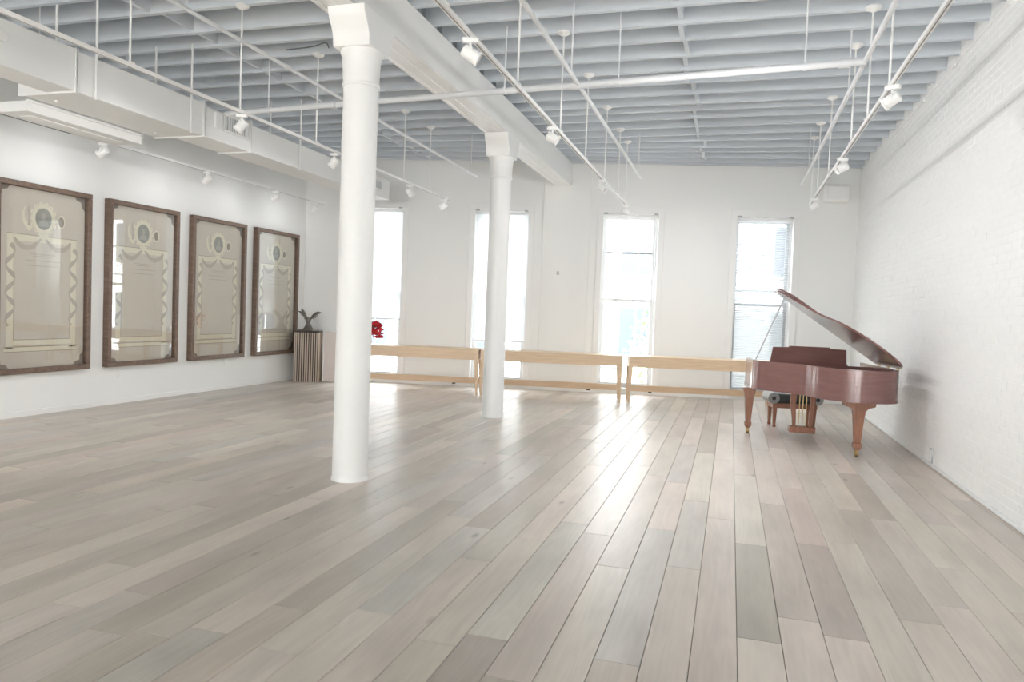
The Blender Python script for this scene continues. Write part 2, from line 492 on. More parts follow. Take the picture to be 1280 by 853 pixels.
# ================================================================== WALLS
def wall_with_holes(name, mat, origin, rz, u0, u1, z0, z1, holes, t, parent=None):
    """wall in local u (x), thickness to +y, z up; holes = list of (ua, ub, za, zb)"""
    us = sorted({u0, u1, *[h[0] for h in holes], *[h[1] for h in holes]})
    zs = sorted({z0, z1, *[h[2] for h in holes], *[h[3] for h in holes]})
    mb = MB()
    def solid(i, j):
        if i < 0 or j < 0 or i >= len(us) - 1 or j >= len(zs) - 1: return False
        c = ((us[i] + us[i + 1]) / 2, (zs[j] + zs[j + 1]) / 2)
        return not any(h[0] < c[0] < h[1] and h[2] < c[1] < h[3] for h in holes)
    for i in range(len(us) - 1):
        for j in range(len(zs) - 1):
            if not solid(i, j): continue
            a, b, c, d = us[i], us[i + 1], zs[j], zs[j + 1]
            mb.add([(a, 0, c), (b, 0, c), (b, 0, d), (a, 0, d)], [(0, 1, 2, 3)])
            mb.add([(a, t, c), (b, t, c), (b, t, d), (a, t, d)], [(3, 2, 1, 0)])
            if not solid(i - 1, j): mb.add([(a, 0, c), (a, t, c), (a, t, d), (a, 0, d)], [(3, 2, 1, 0)])
            if not solid(i + 1, j): mb.add([(b, 0, c), (b, t, c), (b, t, d), (b, 0, d)], [(0, 1, 2, 3)])
            if not solid(i, j - 1): mb.add([(a, 0, c), (b, 0, c), (b, t, c), (a, t, c)], [(3, 2, 1, 0)])
            if not solid(i, j + 1): mb.add([(a, 0, d), (b, 0, d), (b, t, d), (a, t, d)], [(0, 1, 2, 3)])
    o = mb.build(name, mat, parent)
    o.location = origin; o.rotation_euler = (0, 0, rz)
    return o
CB = math.cos(BA)
def u_of(x): return x / CB
holes = [(u_of(wx) - WIN_W / 2, u_of(wx) + WIN_W / 2, WIN_B, WIN_T) for wx in WIN_X]
wb = wall_with_holes('wall_back', 'wall', (0, YB0, 0), BA, u_of(XL) - 0.3, u_of(XR) + 0.3, -0.1, ZD + 0.1, holes, 0.34)
tag(wb, 'white plaster window wall at the far end of the room', 'wall', kind='structure')
# pilaster under the end of the beam, and the skirting of that wall
MB().box(u_of(-3.545), u_of(-2.662), -0.03, 0.0, 0, 4.34).build('pilaster', 'wall', wb, 0.006)
for a, b in zip([u_of(XL)] + [h[1] + 0.12 for h in holes], [h[0] - 0.12 for h in holes] + [u_of(XR)]):
    MB().box(a, b, -0.018, 0.0, 0, 0.11).build('skirting', 'trim', wb, 0.004)

wl = MB().box(XL - 0.25, XL, YF - 0.2, 13.1, -0.1, ZD + 0.1).build('wall_left', 'wall')
tag(wl, 'white plaster wall hung with four framed prints', 'wall', kind='structure')
bl = MB().box(XL, XL + 0.014, YF, wall_y(XL), 0, 0.07).build('baseboard_left', 'trim', None, 0.004)
tag(bl, 'low white baseboard below the framed prints', 'baseboard', kind='structure')

wf = wall_with_holes('wall_front', 'wall', (XR + 0.2, YF, 0), math.pi, 0, XR - XL + 0.4, -0.1, ZD + 0.1,
                     [(XR + 0.2 - wx - 0.85, XR + 0.2 - wx + 0.85, 0.5, 3.7) for wx in FRONT_X], 0.26)
tag(wf, 'white plaster wall with tall windows behind the viewer', 'wall', kind='structure')

# right wall: mortar bed with single painted bricks
wr = MB().box(XR, XR + 0.25, YF - 0.2, 15.2, -0.1, ZD + 0.1).build('wall_right', 'brick')
tag(wr, 'white painted brick wall beside the grand piano', 'wall', kind='structure')
def brick_geo():
    L, Hh, D, c = 0.206, 0.071, 0.0075, 0.0035
    # face towards -X, origin at centre of back
    vs = [(0, -L / 2, -Hh / 2), (0, L / 2, -Hh / 2), (0, L / 2, Hh / 2), (0, -L / 2, Hh / 2)]
    vs += [(-D + c, y, z) for (_, y, z) in vs[:4]]
    vs += [(-D, -L / 2 + c, -Hh / 2 + c), (-D, L / 2 - c, -Hh / 2 + c), (-D, L / 2 - c, Hh / 2 - c), (-D, -L / 2 + c, Hh / 2 - c)]
    fs = [(0, 1, 5, 4), (1, 2, 6, 5), (2, 3, 7, 6), (3, 0, 4, 7), (4, 5, 9, 8), (5, 6, 10, 9), (6, 7, 11, 10), (7, 4, 8, 11), (8, 9, 10, 11)]
    return vs, fs
bv, bf = brick_geo()
bme = bpy.data.meshes.new('brick'); bme.from_pydata(bv, [], bf); bme.update()
bricks = []
row = 0
z = 0.075
while z < ZD:
    y = 3.6 + (0.105 if row % 2 else 0)
    while y < wall_y(XR) - 0.1:
        bricks.append((y, z, rnd.uniform(-0.0015, 0.0015) + (0.004 if rnd.random() < 0.04 else 0), rnd.uniform(-0.008, 0.008), rnd.uniform(-0.008, 0.008)))
        y += 0.21
    z += 0.075; row += 1
sb = []
for b in bricks:
    q = pix((XR, b[0], b[1]))
    vis = q is not None and -5 < q[0] < 1285 and -5 < q[1] < 858 and b[1] < 4.33
    sb.append(((1.0 / b[0] if vis else 0), b))
sb.sort(key=lambda q: -q[0])
rv, rf = [], []
for k, (s, b) in enumerate(sb):
    y, z, dx, ty, tz = b
    mt = Matrix.Translation((XR - dx + 0.004, y, z)) @ Matrix.Rotation(ty, 4, 'X') @ Matrix.Rotation(tz, 4, 'Z')
    if k < 298 and s > 0:
        o = link('brick', bme, 'brick', wr); o.matrix_local = mt
    else:
        n0 = len(rv); rv += [tuple(mt @ Vector(p)) for p in bv]; rf += [tuple(q + n0 for q in f) for f in bf]
me = bpy.data.meshes.new('brick_courses'); me.from_pydata(rv, [], rf); me.update()
link('brick_courses', me, 'brick', wr)['kind'] = 'stuff'
br = MB().box(XR - 0.03, XR, YF, wall_y(XR), 0, 0.035).build('baseboard_right', 'trim', None, 0.012, 3)
tag(br, 'thin cream shoe moulding along the foot of the brick wall', 'baseboard', kind='structure')

# ================================================================== CEILING
ceil = tag(MB().box(XL - 0.2, XR + 0.2, YF - 0.2, 15.3, ZD, ZD + 0.12).build('ceiling', 'deck'),
           'blue grey painted board ceiling carried on exposed joists', 'ceiling', kind='structure')
left_j = [5.25, 5.7, 6.13, 6.65, 7.05, 7.47, 7.92, 8.35, 8.88, 9.35, 9.82, 10.31]
right_j = [5.2, 5.65, 6.08, 6.5, 6.95, 7.38, 7.82, 8.3, 8.74, 9.24, 9.69, 10.1, 10.43, 10.83, 11.34]
y = 4.8
while y > YF:
    left_j.insert(0, y); right_j.insert(0, y); y -= 0.44
jl = [(a, a) for a in left_j]
jl += [(10.70, 10.80), (11.05, 11.32), (11.38, 11.80), (11.70, 12.26), (12.02, 12.74), (12.32, 13.16), (12.62, 13.58)]
jr = [(a, a) for a in right_j]
jr += [(11.80, 11.86), (12.10, 12.34), (12.45, 12.92), (12.78, 13.34), (13.05, 13.98), (13.36, 14.42), (13.66, 14.72)]
TJ = 0.05
def joist(xa, ya, xb, yb):
    mb = MB()
    w = rnd.uniform(0.044, 0.056); dz = rnd.uniform(-0.006, 0.006)
    vs = [(xa, ya - w, ZJ + dz), (xb, yb - w, ZJ + dz), (xb, yb, ZJ + dz), (xa, ya, ZJ + dz)]
    vs += [(p[0], p[1], ZD) for p in vs]
    mb.add(vs, [(0, 3, 2, 1), (4, 5, 6, 7), (0, 1, 5, 4), (1, 2, 6, 5), (2, 3, 7, 6), (3, 0, 4, 7)])
    return mb.build('joist', 'joist', ceil)
for a, b in jl: joist(XL - 0.02, a, -3.22, b)
for a, b in jr: joist(-3.10, a, XR + 0.02, b)
def bridging(js, xm, xa, xb):
    for k in range(len(js) - 1):
        if js[k + 1][0] < 5.3: continue
        t = (xm - xa) / (xb - xa)
        y0 = js[k][0] + (js[k][1] - js[k][0]) * t; y1 = js[k + 1][0] + (js[k + 1][1] - js[k + 1][0]) * t - 0.045
        ox = rnd.uniform(-0.05, 0.05)
        zb = ZJ + rnd.uniform(0.0, 0.04)
        MB().box(xm + ox - 0.022, xm + ox + 0.022, y0 - 0.004, y1 + 0.004, zb, zb + rnd.uniform(0.13, 0.2)).build('bridging', 'joist', ceil)
bridging(jl, -5.72, XL, -3.22)
bridging(jr, -0.60, -3.10, XR)

# beam down the middle
BX0, BX1, BZ = -3.34, -3.02, 3.92
beam = empty('ceiling_beam', (0, 0, 0))
tag(beam, 'white boxed beam carried along the room by the two columns', 'beam', kind='structure')
MB().box(BX0, BX1, YF, wall_y(-3.2) - 0.01, BZ + 0.012, ZJ - 0.004).build('beam_casing', 'beam', beam, 0.006)
# moulded timber soffit: centre board with raised side strips
MB().box(BX0 + 0.015, BX1 - 0.015, YF, wall_y(-3.2) - 0.07, BZ + 0.004, BZ + 0.012).build('soffit_board', 'beam_wood', beam)
for a, b in ((BX0 + 0.0, BX0 + 0.05), (BX0 + 0.10, BX0 + 0.17), (BX1 - 0.07, BX1 - 0.0)):
    MB().box(a, b, YF, wall_y(-3.2) - 0.07, BZ - 0.004, BZ + 0.004).build('soffit_moulding', 'beam_wood', beam, 0.003)

# ================================================================== WINDOWS
def bar(mb, a, b, c, d, y0, y1): mb.box(a, b, y0, y1, c, d); return mb
def make_window(k, wx):
    w = empty('window_%d' % (k + 1), (wx, wall_y(wx), 0), BA)
    names = ['tall white sash window behind the near column', 'tall white sash window behind the far column',
             'tall white sash window with bare panes onto the street', 'tall white sash window with a drawn blind behind the piano']
    tag(w, names[k], 'window', kind='structure')
    hw = WIN_W / 2
    cw = 0.11
    # casing
    for a, b, c, d in ((-hw - cw, -hw, 0.0, WIN_T), (hw, hw + cw, 0.0, WIN_T), (-hw - cw, hw + cw, WIN_T, WIN_T + 0.13)):
        MB().box(a, b, -0.022, 0.0, c, d).build('casing', 'trim', w, 0.005)
    MB().box(-hw - 0.03, hw + 0.03, -0.05, 0.30, WIN_B - 0.035, WIN_B).build('sill', 'trim', w, 0.006)
    # outer frame
    f = 0.035
    for a, b, c, d in ((-hw, -hw + f, WIN_B, WIN_T), (hw - f, hw, WIN_B, WIN_T), (-hw + f, hw - f, WIN_T - f, WIN_T)):
        MB().box(a, b, 0.12, 0.28, c, d).build('window_frame', 'sash', w)
    zm = 1.79
    # lower and upper sash
    for s, (za, zb, ya) in enumerate(((WIN_B, zm + 0.03, 0.15), (zm - 0.03, WIN_T - f, 0.20))):
        st = 0.045
        sash = MB()
        bar(sash, -hw + f, -hw + f + st, za, zb, ya, ya + 0.045)
        bar(sash, hw - f - st, hw - f, za, zb, ya, ya + 0.045)
        bar(sash, -hw + f + st, hw - f - st, za, za + (0.08 if s == 0 else 0.05), ya, ya + 0.045)
        bar(sash, -hw + f + st, hw - f - st, zb - 0.05, zb, ya, ya + 0.045)
        so = sash.build('sash', 'sash', w)
        if s == 1 and k == 2:
            MB().box(-hw + f + st, hw - f - st, ya - 0.005, ya + 0.035, 2.685, 2.72).build('glazing_bar', 'grille', so)
        MB().box(-hw + f + st, hw - f - st, ya + 0.02, ya + 0.024, za + 0.05, zb - 0.05).build('pane', 'glass', so)
    if k in (2, 1):
        for dx in (-0.22, 0.12):
            MB().box(dx - 0.03, dx + 0.03, 0.135, 0.15, zm + 0.0, zm + 0.02).build('sash_lock', 'alu', w)
    # roller shade head with brackets
    MB().tube([(-hw + 0.01, 0.05, WIN_T - 0.035), (hw - 0.01, 0.05, WIN_T - 0.035)], 0.026, 12).build('shade_roller', 'sash', w)
    for sx in (-1, 1):
        MB().box(sx * (hw - 0.05) - 0.035, sx * (hw - 0.05) + 0.035, -0.03, 0.0, WIN_T - 0.005, WIN_T + 0.022).build('shade_bracket', 'grille', w)
    zb = {0: 1.27, 1: 0.92}.get(k)
    if zb:
        MB().box(-hw + 0.02, hw - 0.02, 0.072, 0.074, zb, WIN_T - 0.04).build('roller_shade', 'screen', w)
        MB().box(-hw + 0.02, hw - 0.02, 0.064, 0.082, zb - 0.03, zb).build('shade_bar', 'alu' if k == 0 else 'sash', w)
    if k == 3:
        MB().box(-hw + 0.05, hw - 0.05, 0.262, 0.264, WIN_B + 0.02, 1.70).build('insect_screen', 'mesh', w)
        # slatted blind over the whole opening
        zz = WIN_B + 0.03
        sme = None
        while zz < WIN_T - 0.08:
            if sme is None:
                sl = MB().add([(-hw + 0.04, 0.092, -0.010), (hw - 0.04, 0.092, -0.010), (hw - 0.04, 0.110, 0.016), (-hw + 0.04, 0.110, 0.016),
                               (-hw + 0.04, 0.0935, -0.012), (hw - 0.04, 0.0935, -0.012), (hw - 0.04, 0.1115, 0.014), (-hw + 0.04, 0.1115, 0.014)],
                              [(0, 1, 2, 3), (7, 6, 5, 4), (0, 4, 5, 1), (1, 5, 6, 2), (2, 6, 7, 3), (3, 7, 4, 0)])
                sme = sl.mesh('blind_slat')
            o = link('blind_slat', sme, 'blind', w); o.location = (0, 0, zz)
            zz += 0.033
    return w
for k, wx in enumerate(WIN_X):
    make_window(k, wx)

# ================================================================== OUTSIDE
ground = tag(MB().box(-60, 60, -30, 90, -4.3, -4.2).build('street', 'asphalt'), 'grey street below the windows', 'street', kind='structure')
def building(name, x0, x1, y0, y1, ztop, cols, rows, zb, dz, wwid, whei, label):
    b = empty(name, ((x0 + x1) / 2, y0, -4.2))
    tag(b, label, 'building', 'buildings across the street')
    X = lambda x: x - (x0 + x1) / 2
    MB().box(X(x0), X(x1), 0, y1 - y0, 0, ztop + 4.2).build('facade', 'facade', b)
    MB().box(X(x0) - 0.1, X(x1) + 0.1, -0.35, 0.3, ztop + 3.7, ztop + 4.2).build('cornice', 'facade_trim', b)
    for r in range(rows):
        MB().box(X(x0), X(x1), -0.12, 0, zb + r * dz - 0.55 + 4.2, zb + r * dz - 0.4 + 4.2).build('string_course', 'facade_trim', b)
        for c in range(cols):
            cx = X(x0 + (c + 0.5) * (x1 - x0) / cols); cz = zb + r * dz + 4.2
            wo = MB().box(cx - wwid / 2 - 0.12, cx + wwid / 2 + 0.12, -0.10, 0.0, cz - 0.1, cz + whei + 0.2).build('window', 'facade_trim', b)
            MB().box(cx - wwid / 2, cx - 0.03, -0.115, -0.1, cz, cz + whei).build('pane', 'far_glass', wo)
            MB().box(cx + 0.03, cx + wwid / 2, -0.115, -0.1, cz, cz + whei).build('pane', 'far_glass', wo)
    return b
building('townhouse', -34, -14, 30, 42, 11, 7, 3, -0.2, 3.6, 1.2, 2.1, 'pale building across the street seen through the window behind the near column')
building('townhouse', -13.8, -5.4, 29, 41, 9.4, 3, 3, -0.6, 3.4, 1.3, 2.0, 'pale building across the street with three window bays')
building('townhouse', -5.2, 6.5, 30, 42, 12, 4, 4, -0.1, 3.3, 1.3, 1.9, 'pale building across the street with four window bays')
building('townhouse', 6.7, 20, 30, 42, 10, 5, 3, -0.3, 3.5, 1.2, 2.0, 'pale building across the street behind the blind')
tree = tag(empty('street_tree', (-1.9, 24.5, -4.2)), 'pale leafy street tree outside the bare sash window', 'tree')
MB().tube([(0, 0, 0), (0.05, 0, 2.2), (0.0, 0.1, 4.2)], [0.14, 0.11, 0.05], 8).build('trunk', 'bark', tree)
lv = MB()
for _ in range(900):
    th, ph, rr = rnd.uniform(0, 6.28), math.acos(rnd.uniform(-1, 1)), 1.5 * rnd.random() ** 0.4
    c = Vector((rr * math.sin(ph) * math.cos(th), rr * math.sin(ph) * math.sin(th), 4.6 + 1.0 * rr * math.cos(ph)))
    a = Vector((rnd.gauss(0, 1), rnd.gauss(0, 1), rnd.gauss(0, 1))).normalized() * 0.11
    b = a.cross(Vector((rnd.gauss(0, 1), rnd.gauss(0, 1), rnd.gauss(0, 1)))).normalized() * 0.06
    lv.add([c - a, c + b, c + a, c - b], [(0, 1, 2, 3)])
lv.build('foliage', 'leaf', tree)['kind'] = 'stuff'

# ================================================================== COLUMNS
def make_column(x, y, label):
    c = empty('column', (x, y, 0))
    tag(c, label, 'column', 'white columns under the beam')
    MB().lathe([(0.158, 0), (0.158, 0.012), (0.152, 0.02), (0.150, 0.05), (0.1485, 1.5), (0.145, 3.32), (0.145, 3.34)], n=48).build('shaft', 'column', c)
    MB().lathe([(0.146, 3.325), (0.158, 3.335), (0.158, 3.350), (0.150, 3.36)], n=48).build('neck_ring', 'column', c)
    MB().lathe([(0.148, 3.355), (0.152, 3.40), (0.155, 3.50), (0.165, 3.58), (0.178, 3.612), (0.178, 3.63)], n=48).build('neck', 'column', c)
    # corbelled bolster with S-curved ends (profile in YZ, extruded along X)
    half = [(0.185, 3.625), (0.19, 3.69), (0.205, 3.74), (0.232, 3.79), (0.262, 3.83), (0.282, 3.87), (0.288, 3.918)]
    prof = [(-a, b) for a, b in reversed(half)] + half
    MB().prism(prof, -0.168, 0.168, 'x').build('bolster', 'column', c, 0.006)
    return c
make_column(-3.09, 5.60, 'thick white column standing in front of the flowers and first table')
make_column(-3.17, 9.77, 'white column standing before the gap between two maple tables')

# ================================================================== DUCT
DX0, DX1, DZ0 = -6.50, -6.03, 3.42
duct = empty('air_duct', (-6.25, 7.0, DZ0))
tag(duct, 'white rectangular air duct hung along the left ceiling bay', 'air duct')
def D(mb): return mb.tf(Matrix.Translation((6.25, -7.0, -DZ0)))
secs = [(-4.9, 5.47, -6.38, DX1, DZ0, 3.815), (5.49, 7.22, -6.72, DX1 - 0.012, DZ0 + 0.0, 3.80), (7.24, 8.08, -6.5, DX1 - 0.012, DZ0, 3.775), (8.10, 12.1, -6.5, DX1 - 0.012, DZ0 + 0.004, 3.77)]
for ya, yb, xa, xb, za, zb in secs:
    D(MB().box(xa, xb, ya, yb, za, zb)).build('duct_section', 'duct', duct, 0.006)
for yy, xa in ((5.48, -6.73), (7.23, -6.73), (8.09, -6.52)):
    D(MB().box(xa, DX1 + 0.014, yy - 0.012, yy - 0.002, DZ0 - 0.016, 3.822)).build('flange', 'duct', duct, 0.002)
    D(MB().box(xa, DX1 + 0.010, yy + 0.012, yy + 0.022, DZ0 - 0.012, 3.818)).build('flange', 'duct', duct, 0.002)
for yy in (1.4, 3.5, 5.70, 7.0, 9.2, 11.2):
    for xx in (DX1 + 0.012, -6.52 if yy > 5.6 else -6.395):
        D(MB().tube([(xx, yy, DZ0 - 0.02), (xx, yy, 4.40)], 0.012, 8)).build('hanger_rod', 'duct', duct)
# supply grilles on the face
def grille(y0, y1, z0, z1):
    fr = MB()
    for a, b, c, d in ((y0 - 0.03, y1 + 0.03, z0 - 0.03, z0), (y0 - 0.03, y1 + 0.03, z1, z1 + 0.03), (y0 - 0.03, y0, z0, z1), (y1, y1 + 0.03, z0, z1)):
        fr.box(DX1 - 0.015, DX1 + 0.006, a, b, c, d)
    g = D(fr).build('supply_grille', 'duct', duct)
    D(MB().box(DX1 - 0.012, DX1 - 0.008, y0, y1, z0, z1)).build('grille_back', 'grille', g)
    n = max(4, int((y1 - y0) / 0.045))
    for k in range(n):
        yy = y0 + (k + 0.5) * (y1 - y0) / n
        D(MB().box(DX1 - 0.010, DX1 + 0.004, yy - 0.008, yy + 0.008, z0, z1)).build('grille_blade', 'pipe', g)
grille(7.60, 8.02, 3.585, 3.765 - 0.01)
grille(11.43, 11.76, 3.56, 3.69)
D(MB().box(DX1 - 0.012, DX1 + 0.03, 7.40, 7.52, 3.56, 3.745)).build('control_box', 'white', duct, 0.01)
D(MB().tube([(DX1 - 0.01, 4.75, 3.66), (DX1 + 0.02, 4.75, 3.66)], 0.045, 24)).build('access_cap', 'white', duct, 0.005)
# plenum box hanging lower, beside the wall
plen = empty('diffuser_box', (-6.98, 5.6, 3.26))
tag(plen, 'white low diffuser box hung between duct and left wall', 'diffuser')
PB = lambda mb: mb.tf(Matrix.Translation((6.98, -5.6, -3.26)))
PB(MB().box(-7.18, -6.765, 5.6, 7.06, 3.30, 3.405)).build('casing', 'duct', plen, 0.006)
PB(MB().box(-6.79, -6.745, 5.6, 7.05, 3.388, 3.415)).build('rim_flange', 'duct', plen, 0.003)
PB(MB().box(-7.20, -7.17, 5.6, 6.5, 3.298, 3.33)).build('slot_or_shadow', 'cable', plen)  # dark strip standing in for the shadow gap between box and track
PB(MB().box(-7.05, -6.90, 5.75, 6.9, 3.292, 3.30)).build('slot_panel', 'white', plen, 0.002)
for yy in (5.75, 6.85):
    PB(MB().tube([(-6.80, yy, 3.40), (-6.80, yy, 4.38)], 0.006, 6)).build('hanger_wire', 'pipe', plen)

# ================================================================== PIPES
ZP = 3.75
pw = tag(empty('sprinkler_pipework', (-1.6, 7.15, ZP)), 'white sprinkler pipes: a thick main under the beam with three long branches', 'pipe')
PT = Matrix.Translation((1.6, -7.15, -ZP))
def pipe(name, a, b, r, hangers, couplings=()):
    a, b = Vector((*a, ZP)), Vector((*b, ZP)); d = (b - a).normalized()
    run = MB().tube([a, b], r, 12).tf(PT).build(name, 'pipe', pw)
    for t in hangers:
        h = a + (b - a) * t
        MB().tube([h + Vector((0, 0, r * 0.9)), (h.x, h.y, ZJ + 0.05)], 0.009, 6).tf(PT).build('hanger_rod', 'pipe', run)
        MB().tube([h - d * 0.02, h + d * 0.02], r * 1.18, 12).tf(PT).build('hanger_ring', 'pipe', run)
    for t in couplings:
        c = a + (b - a) * t
        MB().tube([c - d * 0.045, c + d * 0.045], r * 1.3, 12).tf(PT).build('coupling', 'pipe', run)
def ey(x): return 7.48 + (x + 5.5) * (6.92 - 7.48) / 6.48
pipe('main_pipe', (-5.95, ey(-5.95)), (1.0, ey(1.0)), 0.032, (0.09, 0.52, 0.69, 0.93), (0.22, 0.245, 0.63, 0.975))
pipe('branch_pipe', (-4.02, YF), (-4.24, 11.75), 0.018, (0.5, 0.83, 0.985), (0.742,))
pipe('branch_pipe', (-1.62, YF), (-1.53, 12.1), 0.021, (0.55, 0.76, 0.985), (0.713,))
pipe('branch_pipe', (0.96, YF), (1.0, 12.9), 0.021, (0.52, 0.78, 0.95), (0.666,))
cd = empty('wall_conduit', (XR - 0.02, 6.0, 4.27))
tag(cd, 'thin white conduit running along the top of the brick wall', 'conduit')
MB().tube([(0, -8, 0.02), (0, 4.13, 0.02), (0.0, 4.2, 0.0), (0, 5.8, 0.0)], 0.011, 8).build('conduit_run', 'white', cd)
for yy in (-1.0, 1.2, 2.8, 4.1, 5.6):
    MB().box(-0.014, 0.014, yy - 0.015, yy + 0.015, -0.014, 0.035).build('clip', 'white', cd, 0.003)
cab = tag(MB().tube(catmull([(-4.95, 7.25, 4.352), (-4.6, 7.2, 4.345), (-4.38, 7.1, 4.335), (-4.25, 6.95, 4.26), (-4.2, 6.9, 4.20)], 6), 0.007, 6).build('loose_cable', 'cable'),
          'dark cable end drooping from a joist left of the near column', 'cable')

# ================================================================== TRACKS AND SPOTLIGHTS
ZT = 3.342
def track(x, y0, y1, rods, label, zt=ZT):
    t = empty('lighting_track', (x, y0, zt))
    tag(t, label, 'light track', 'white ceiling light tracks')
    L = y1 - y0
    r = MB().box(-0.018, 0.018, 0, L, -0.016, 0.016).build('rail', 'track', t, 0.002)
    MB().box(-0.004, 0.004, 0.02, L - 0.02, -0.0175, -0.0155).build('conductor_slot', 'slot_or_shadow', r)
    for yy in rods:
        MB().tube([(0, yy - y0, 0.014), (0, yy - y0, ZJ - zt)], 0.0085, 8).build('suspension_rod', 'track', t)
        MB().lathe([(0.012, ZJ - zt - 0.035), (0.03, ZJ - zt - 0.028), (0.058, ZJ - zt - 0.012), (0.066, ZJ - zt - 0.004), (0.066, ZJ - zt + 0.012)], (0, yy - y0, 0), 20).build('canopy', 'track', t)
        MB().box(-0.024, 0.024, yy - y0 - 0.03, yy - y0 + 0.03, 0.010, 0.026).build('rod_clamp', 'track', t, 0.003)
    return t
track(-7.27, 3.4, 12.0, [], 'white light track fixed close above the framed prints')
track(-4.68, 2.4, 11.6, [2.9, 4.75, 6.11, 7.47, 9.82, 10.75], 'white light track hung on rods before the air duct')
track(-1.77, 1.6, 12.35, [2.6, 4.2, 5.8, 7.355, 8.70, 10.07, 11.305, 12.1], 'white light track hung on rods right alongside the beam')
track(1.09, 1.6, 12.3, [2.6, 4.2, 6.35, 7.31, 8.254, 10.08, 11.334, 12.2], 'white light track hung on rods near the brick wall')
def spot_proto():
    s = empty('track_spotlight')
    MB().box(-0.02, 0.02, -0.055, 0.055, -0.05, -0.0165).build('adapter', 'white', s, 0.006)
    MB().tube([(0, 0, -0.05), (0, 0, -0.095)], 0.010, 8).build('stem', 'white', s)
    hd = MB().lathe([(0.020, -0.060), (0.040, -0.056), (0.046, -0.045), (0.046, 0.050), (0.050, 0.053), (0.050, 0.068), (0.044, 0.068), (0.040, 0.045)], n=24).tf(Matrix.Translation((0, 0, -0.125)) @ Matrix.Rotation(math.radians(118), 4, 'X')).build('lamp_head', 'white', s)
    MB().lathe([(0.002, 0.042), (0.041, 0.045)], n=20).tf(Matrix.Translation((0, 0, -0.125)) @ Matrix.Rotation(math.radians(118), 4, 'X')).build('lens', 'grille', hd)
    MB().box(-0.056, -0.050, -0.012, 0.012, -0.14, -0.09).build('yoke_arm', 'white', s)
    MB().box(0.050, 0.056, -0.012, 0.012, -0.14, -0.09).build('yoke_arm', 'white', s)
    MB().box(-0.056, 0.056, -0.012, 0.012, -0.098, -0.09).build('yoke_bridge', 'white', s)
    return s
proto = spot_proto()
P_, D_, B_, K_ = 'small white spotlight over the ', 'white spotlight before the air duct ', 'white spotlight on the track beside the beam ', 'white spotlight on the track by the brick wall '
spots = [(-7.27, 7.0, -80, 1.5, P_ + 'framed print farthest from the pedestal'), (-7.27, 8.8, -100, 1.5, P_ + 'third framed print from the pedestal'),
         (-7.27, 10.45, -80, 1.5, P_ + 'second framed print from the pedestal'), (-7.27, 11.6, -95, 1.5, P_ + 'framed print next to the pedestal'),
         (-4.68, 6.14, -75, 16, D_ + 'by the grille and control box'), (-4.68, 7.88, -95, 16, D_ + 'on its plain stretch left of the near column'),
         (-4.68, 10.04, 150, 11, D_ + 'by the smaller grille at its end'), (-4.68, 11.4, -100, 0, D_ + 'at the window end of that track'),
         (-1.77, 4.68, 112, 21, B_ + 'close to the near column'), (-1.77, 7.03, 100, 21, B_ + 'between the two columns'),
         (-1.77, 9.9, 80, 18, B_ + 'level with the far column'), (-1.77, 12.15, 110, 9, B_ + 'above the bare sash window'),
         (1.09, 6.2, -120, 21, K_ + 'beside the end of the sprinkler main'), (1.09, 8.8, -75, 21, K_ + 'over the piano'), (1.09, 11.6, -100, 21, K_ + 'at its window end')]
LAMP = {}
for k, (x, y, az, watt, lab) in enumerate(spots):
    s = proto if k == 0 else copy_tree(proto)
    s.location = (x, y, ZT); s.rotation_euler = (0, 0, math.radians(az))
    tag(s, lab, 'spotlight', 'white track spotlights')
for (x, y, az, watt, lab), s in zip(spots, [o for o in col.objects if o.name.startswith('track_spotlight')]):
    if not watt: continue
    if watt not in LAMP:
        ld = bpy.data.lights.new('lamp_beam', 'SPOT'); ld.energy = watt; ld.spot_size = math.radians(150); ld.spot_blend = 1.0
        ld.shadow_soft_size = 0.11; ld.color = (0.985, 0.99, 1.0); LAMP[watt] = ld
    lo_ = bpy.data.objects.new('lamp_beam', LAMP[watt]); col.objects.link(lo_); lo_.parent = s
    ex = 20 if lab.startswith(D_) else 0          # heads before the duct are tipped further down
    if ex:
        hp = Matrix.Translation((0, 0, -0.125))
        for ch in s.children:
            if ch.name.startswith('lamp_head'): ch.matrix_local = hp @ Matrix.Rotation(math.radians(ex), 4, 'X') @ hp.inverted()
    ax = Matrix.Rotation(math.radians(118 + ex), 4, 'X') @ Vector((0, 0, 1))
    lo_.location = Vector((0, 0, -0.125)) + ax * 0.075
    lo_.rotation_mode = 'QUATERNION'; lo_.rotation_quaternion = ax.to_track_quat('-Z', 'Y')

# ================================================================== SMALL WALL FITTINGS
def on_back(name, x, label, cat):
    o = empty(name, (x, wall_y(x), 0), BA)
    tag(o, label, cat)
    return o
t = on_back('thermostat', -3.24, 'small grey thermostat on the pilaster between the windows', 'thermostat')
t.location.z = 2.26
MB().box(-0.035, 0.035, -0.052, -0.03, -0.05, 0.05).build('body', 'white', t, 0.006)
MB().box(-0.012, 0.035, -0.055, -0.052, -0.035, 0.035).build('display', 'grille', t, 0.002)
for zz, lab in ((2.05, 'upper blank cover plate on the window wall left of the far column'), (1.62, 'lower blank cover plate on the window wall left of the far column')):
    t = on_back('cover_plate', -5.62, lab, 'cover plate'); t.location.z = zz
    MB().box(-0.09, 0.09, -0.008, 0, -0.045, 0.045).build('plate', 'wall', t, 0.003)
    MB().box(-0.07, 0.07, -0.011, -0.008, -0.03, 0.03).build('raised_panel', 'wall', t, 0.002)
sp = on_back('wall_speaker', 1.72, 'white rounded speaker box high in the corner by the brick wall', 'speaker')
sp.location.z = 3.86
MB().box(-0.26, 0.22, -0.24, -0.02, -0.15, 0.17).build('cabinet', 'wall', sp, 0.06, 4)
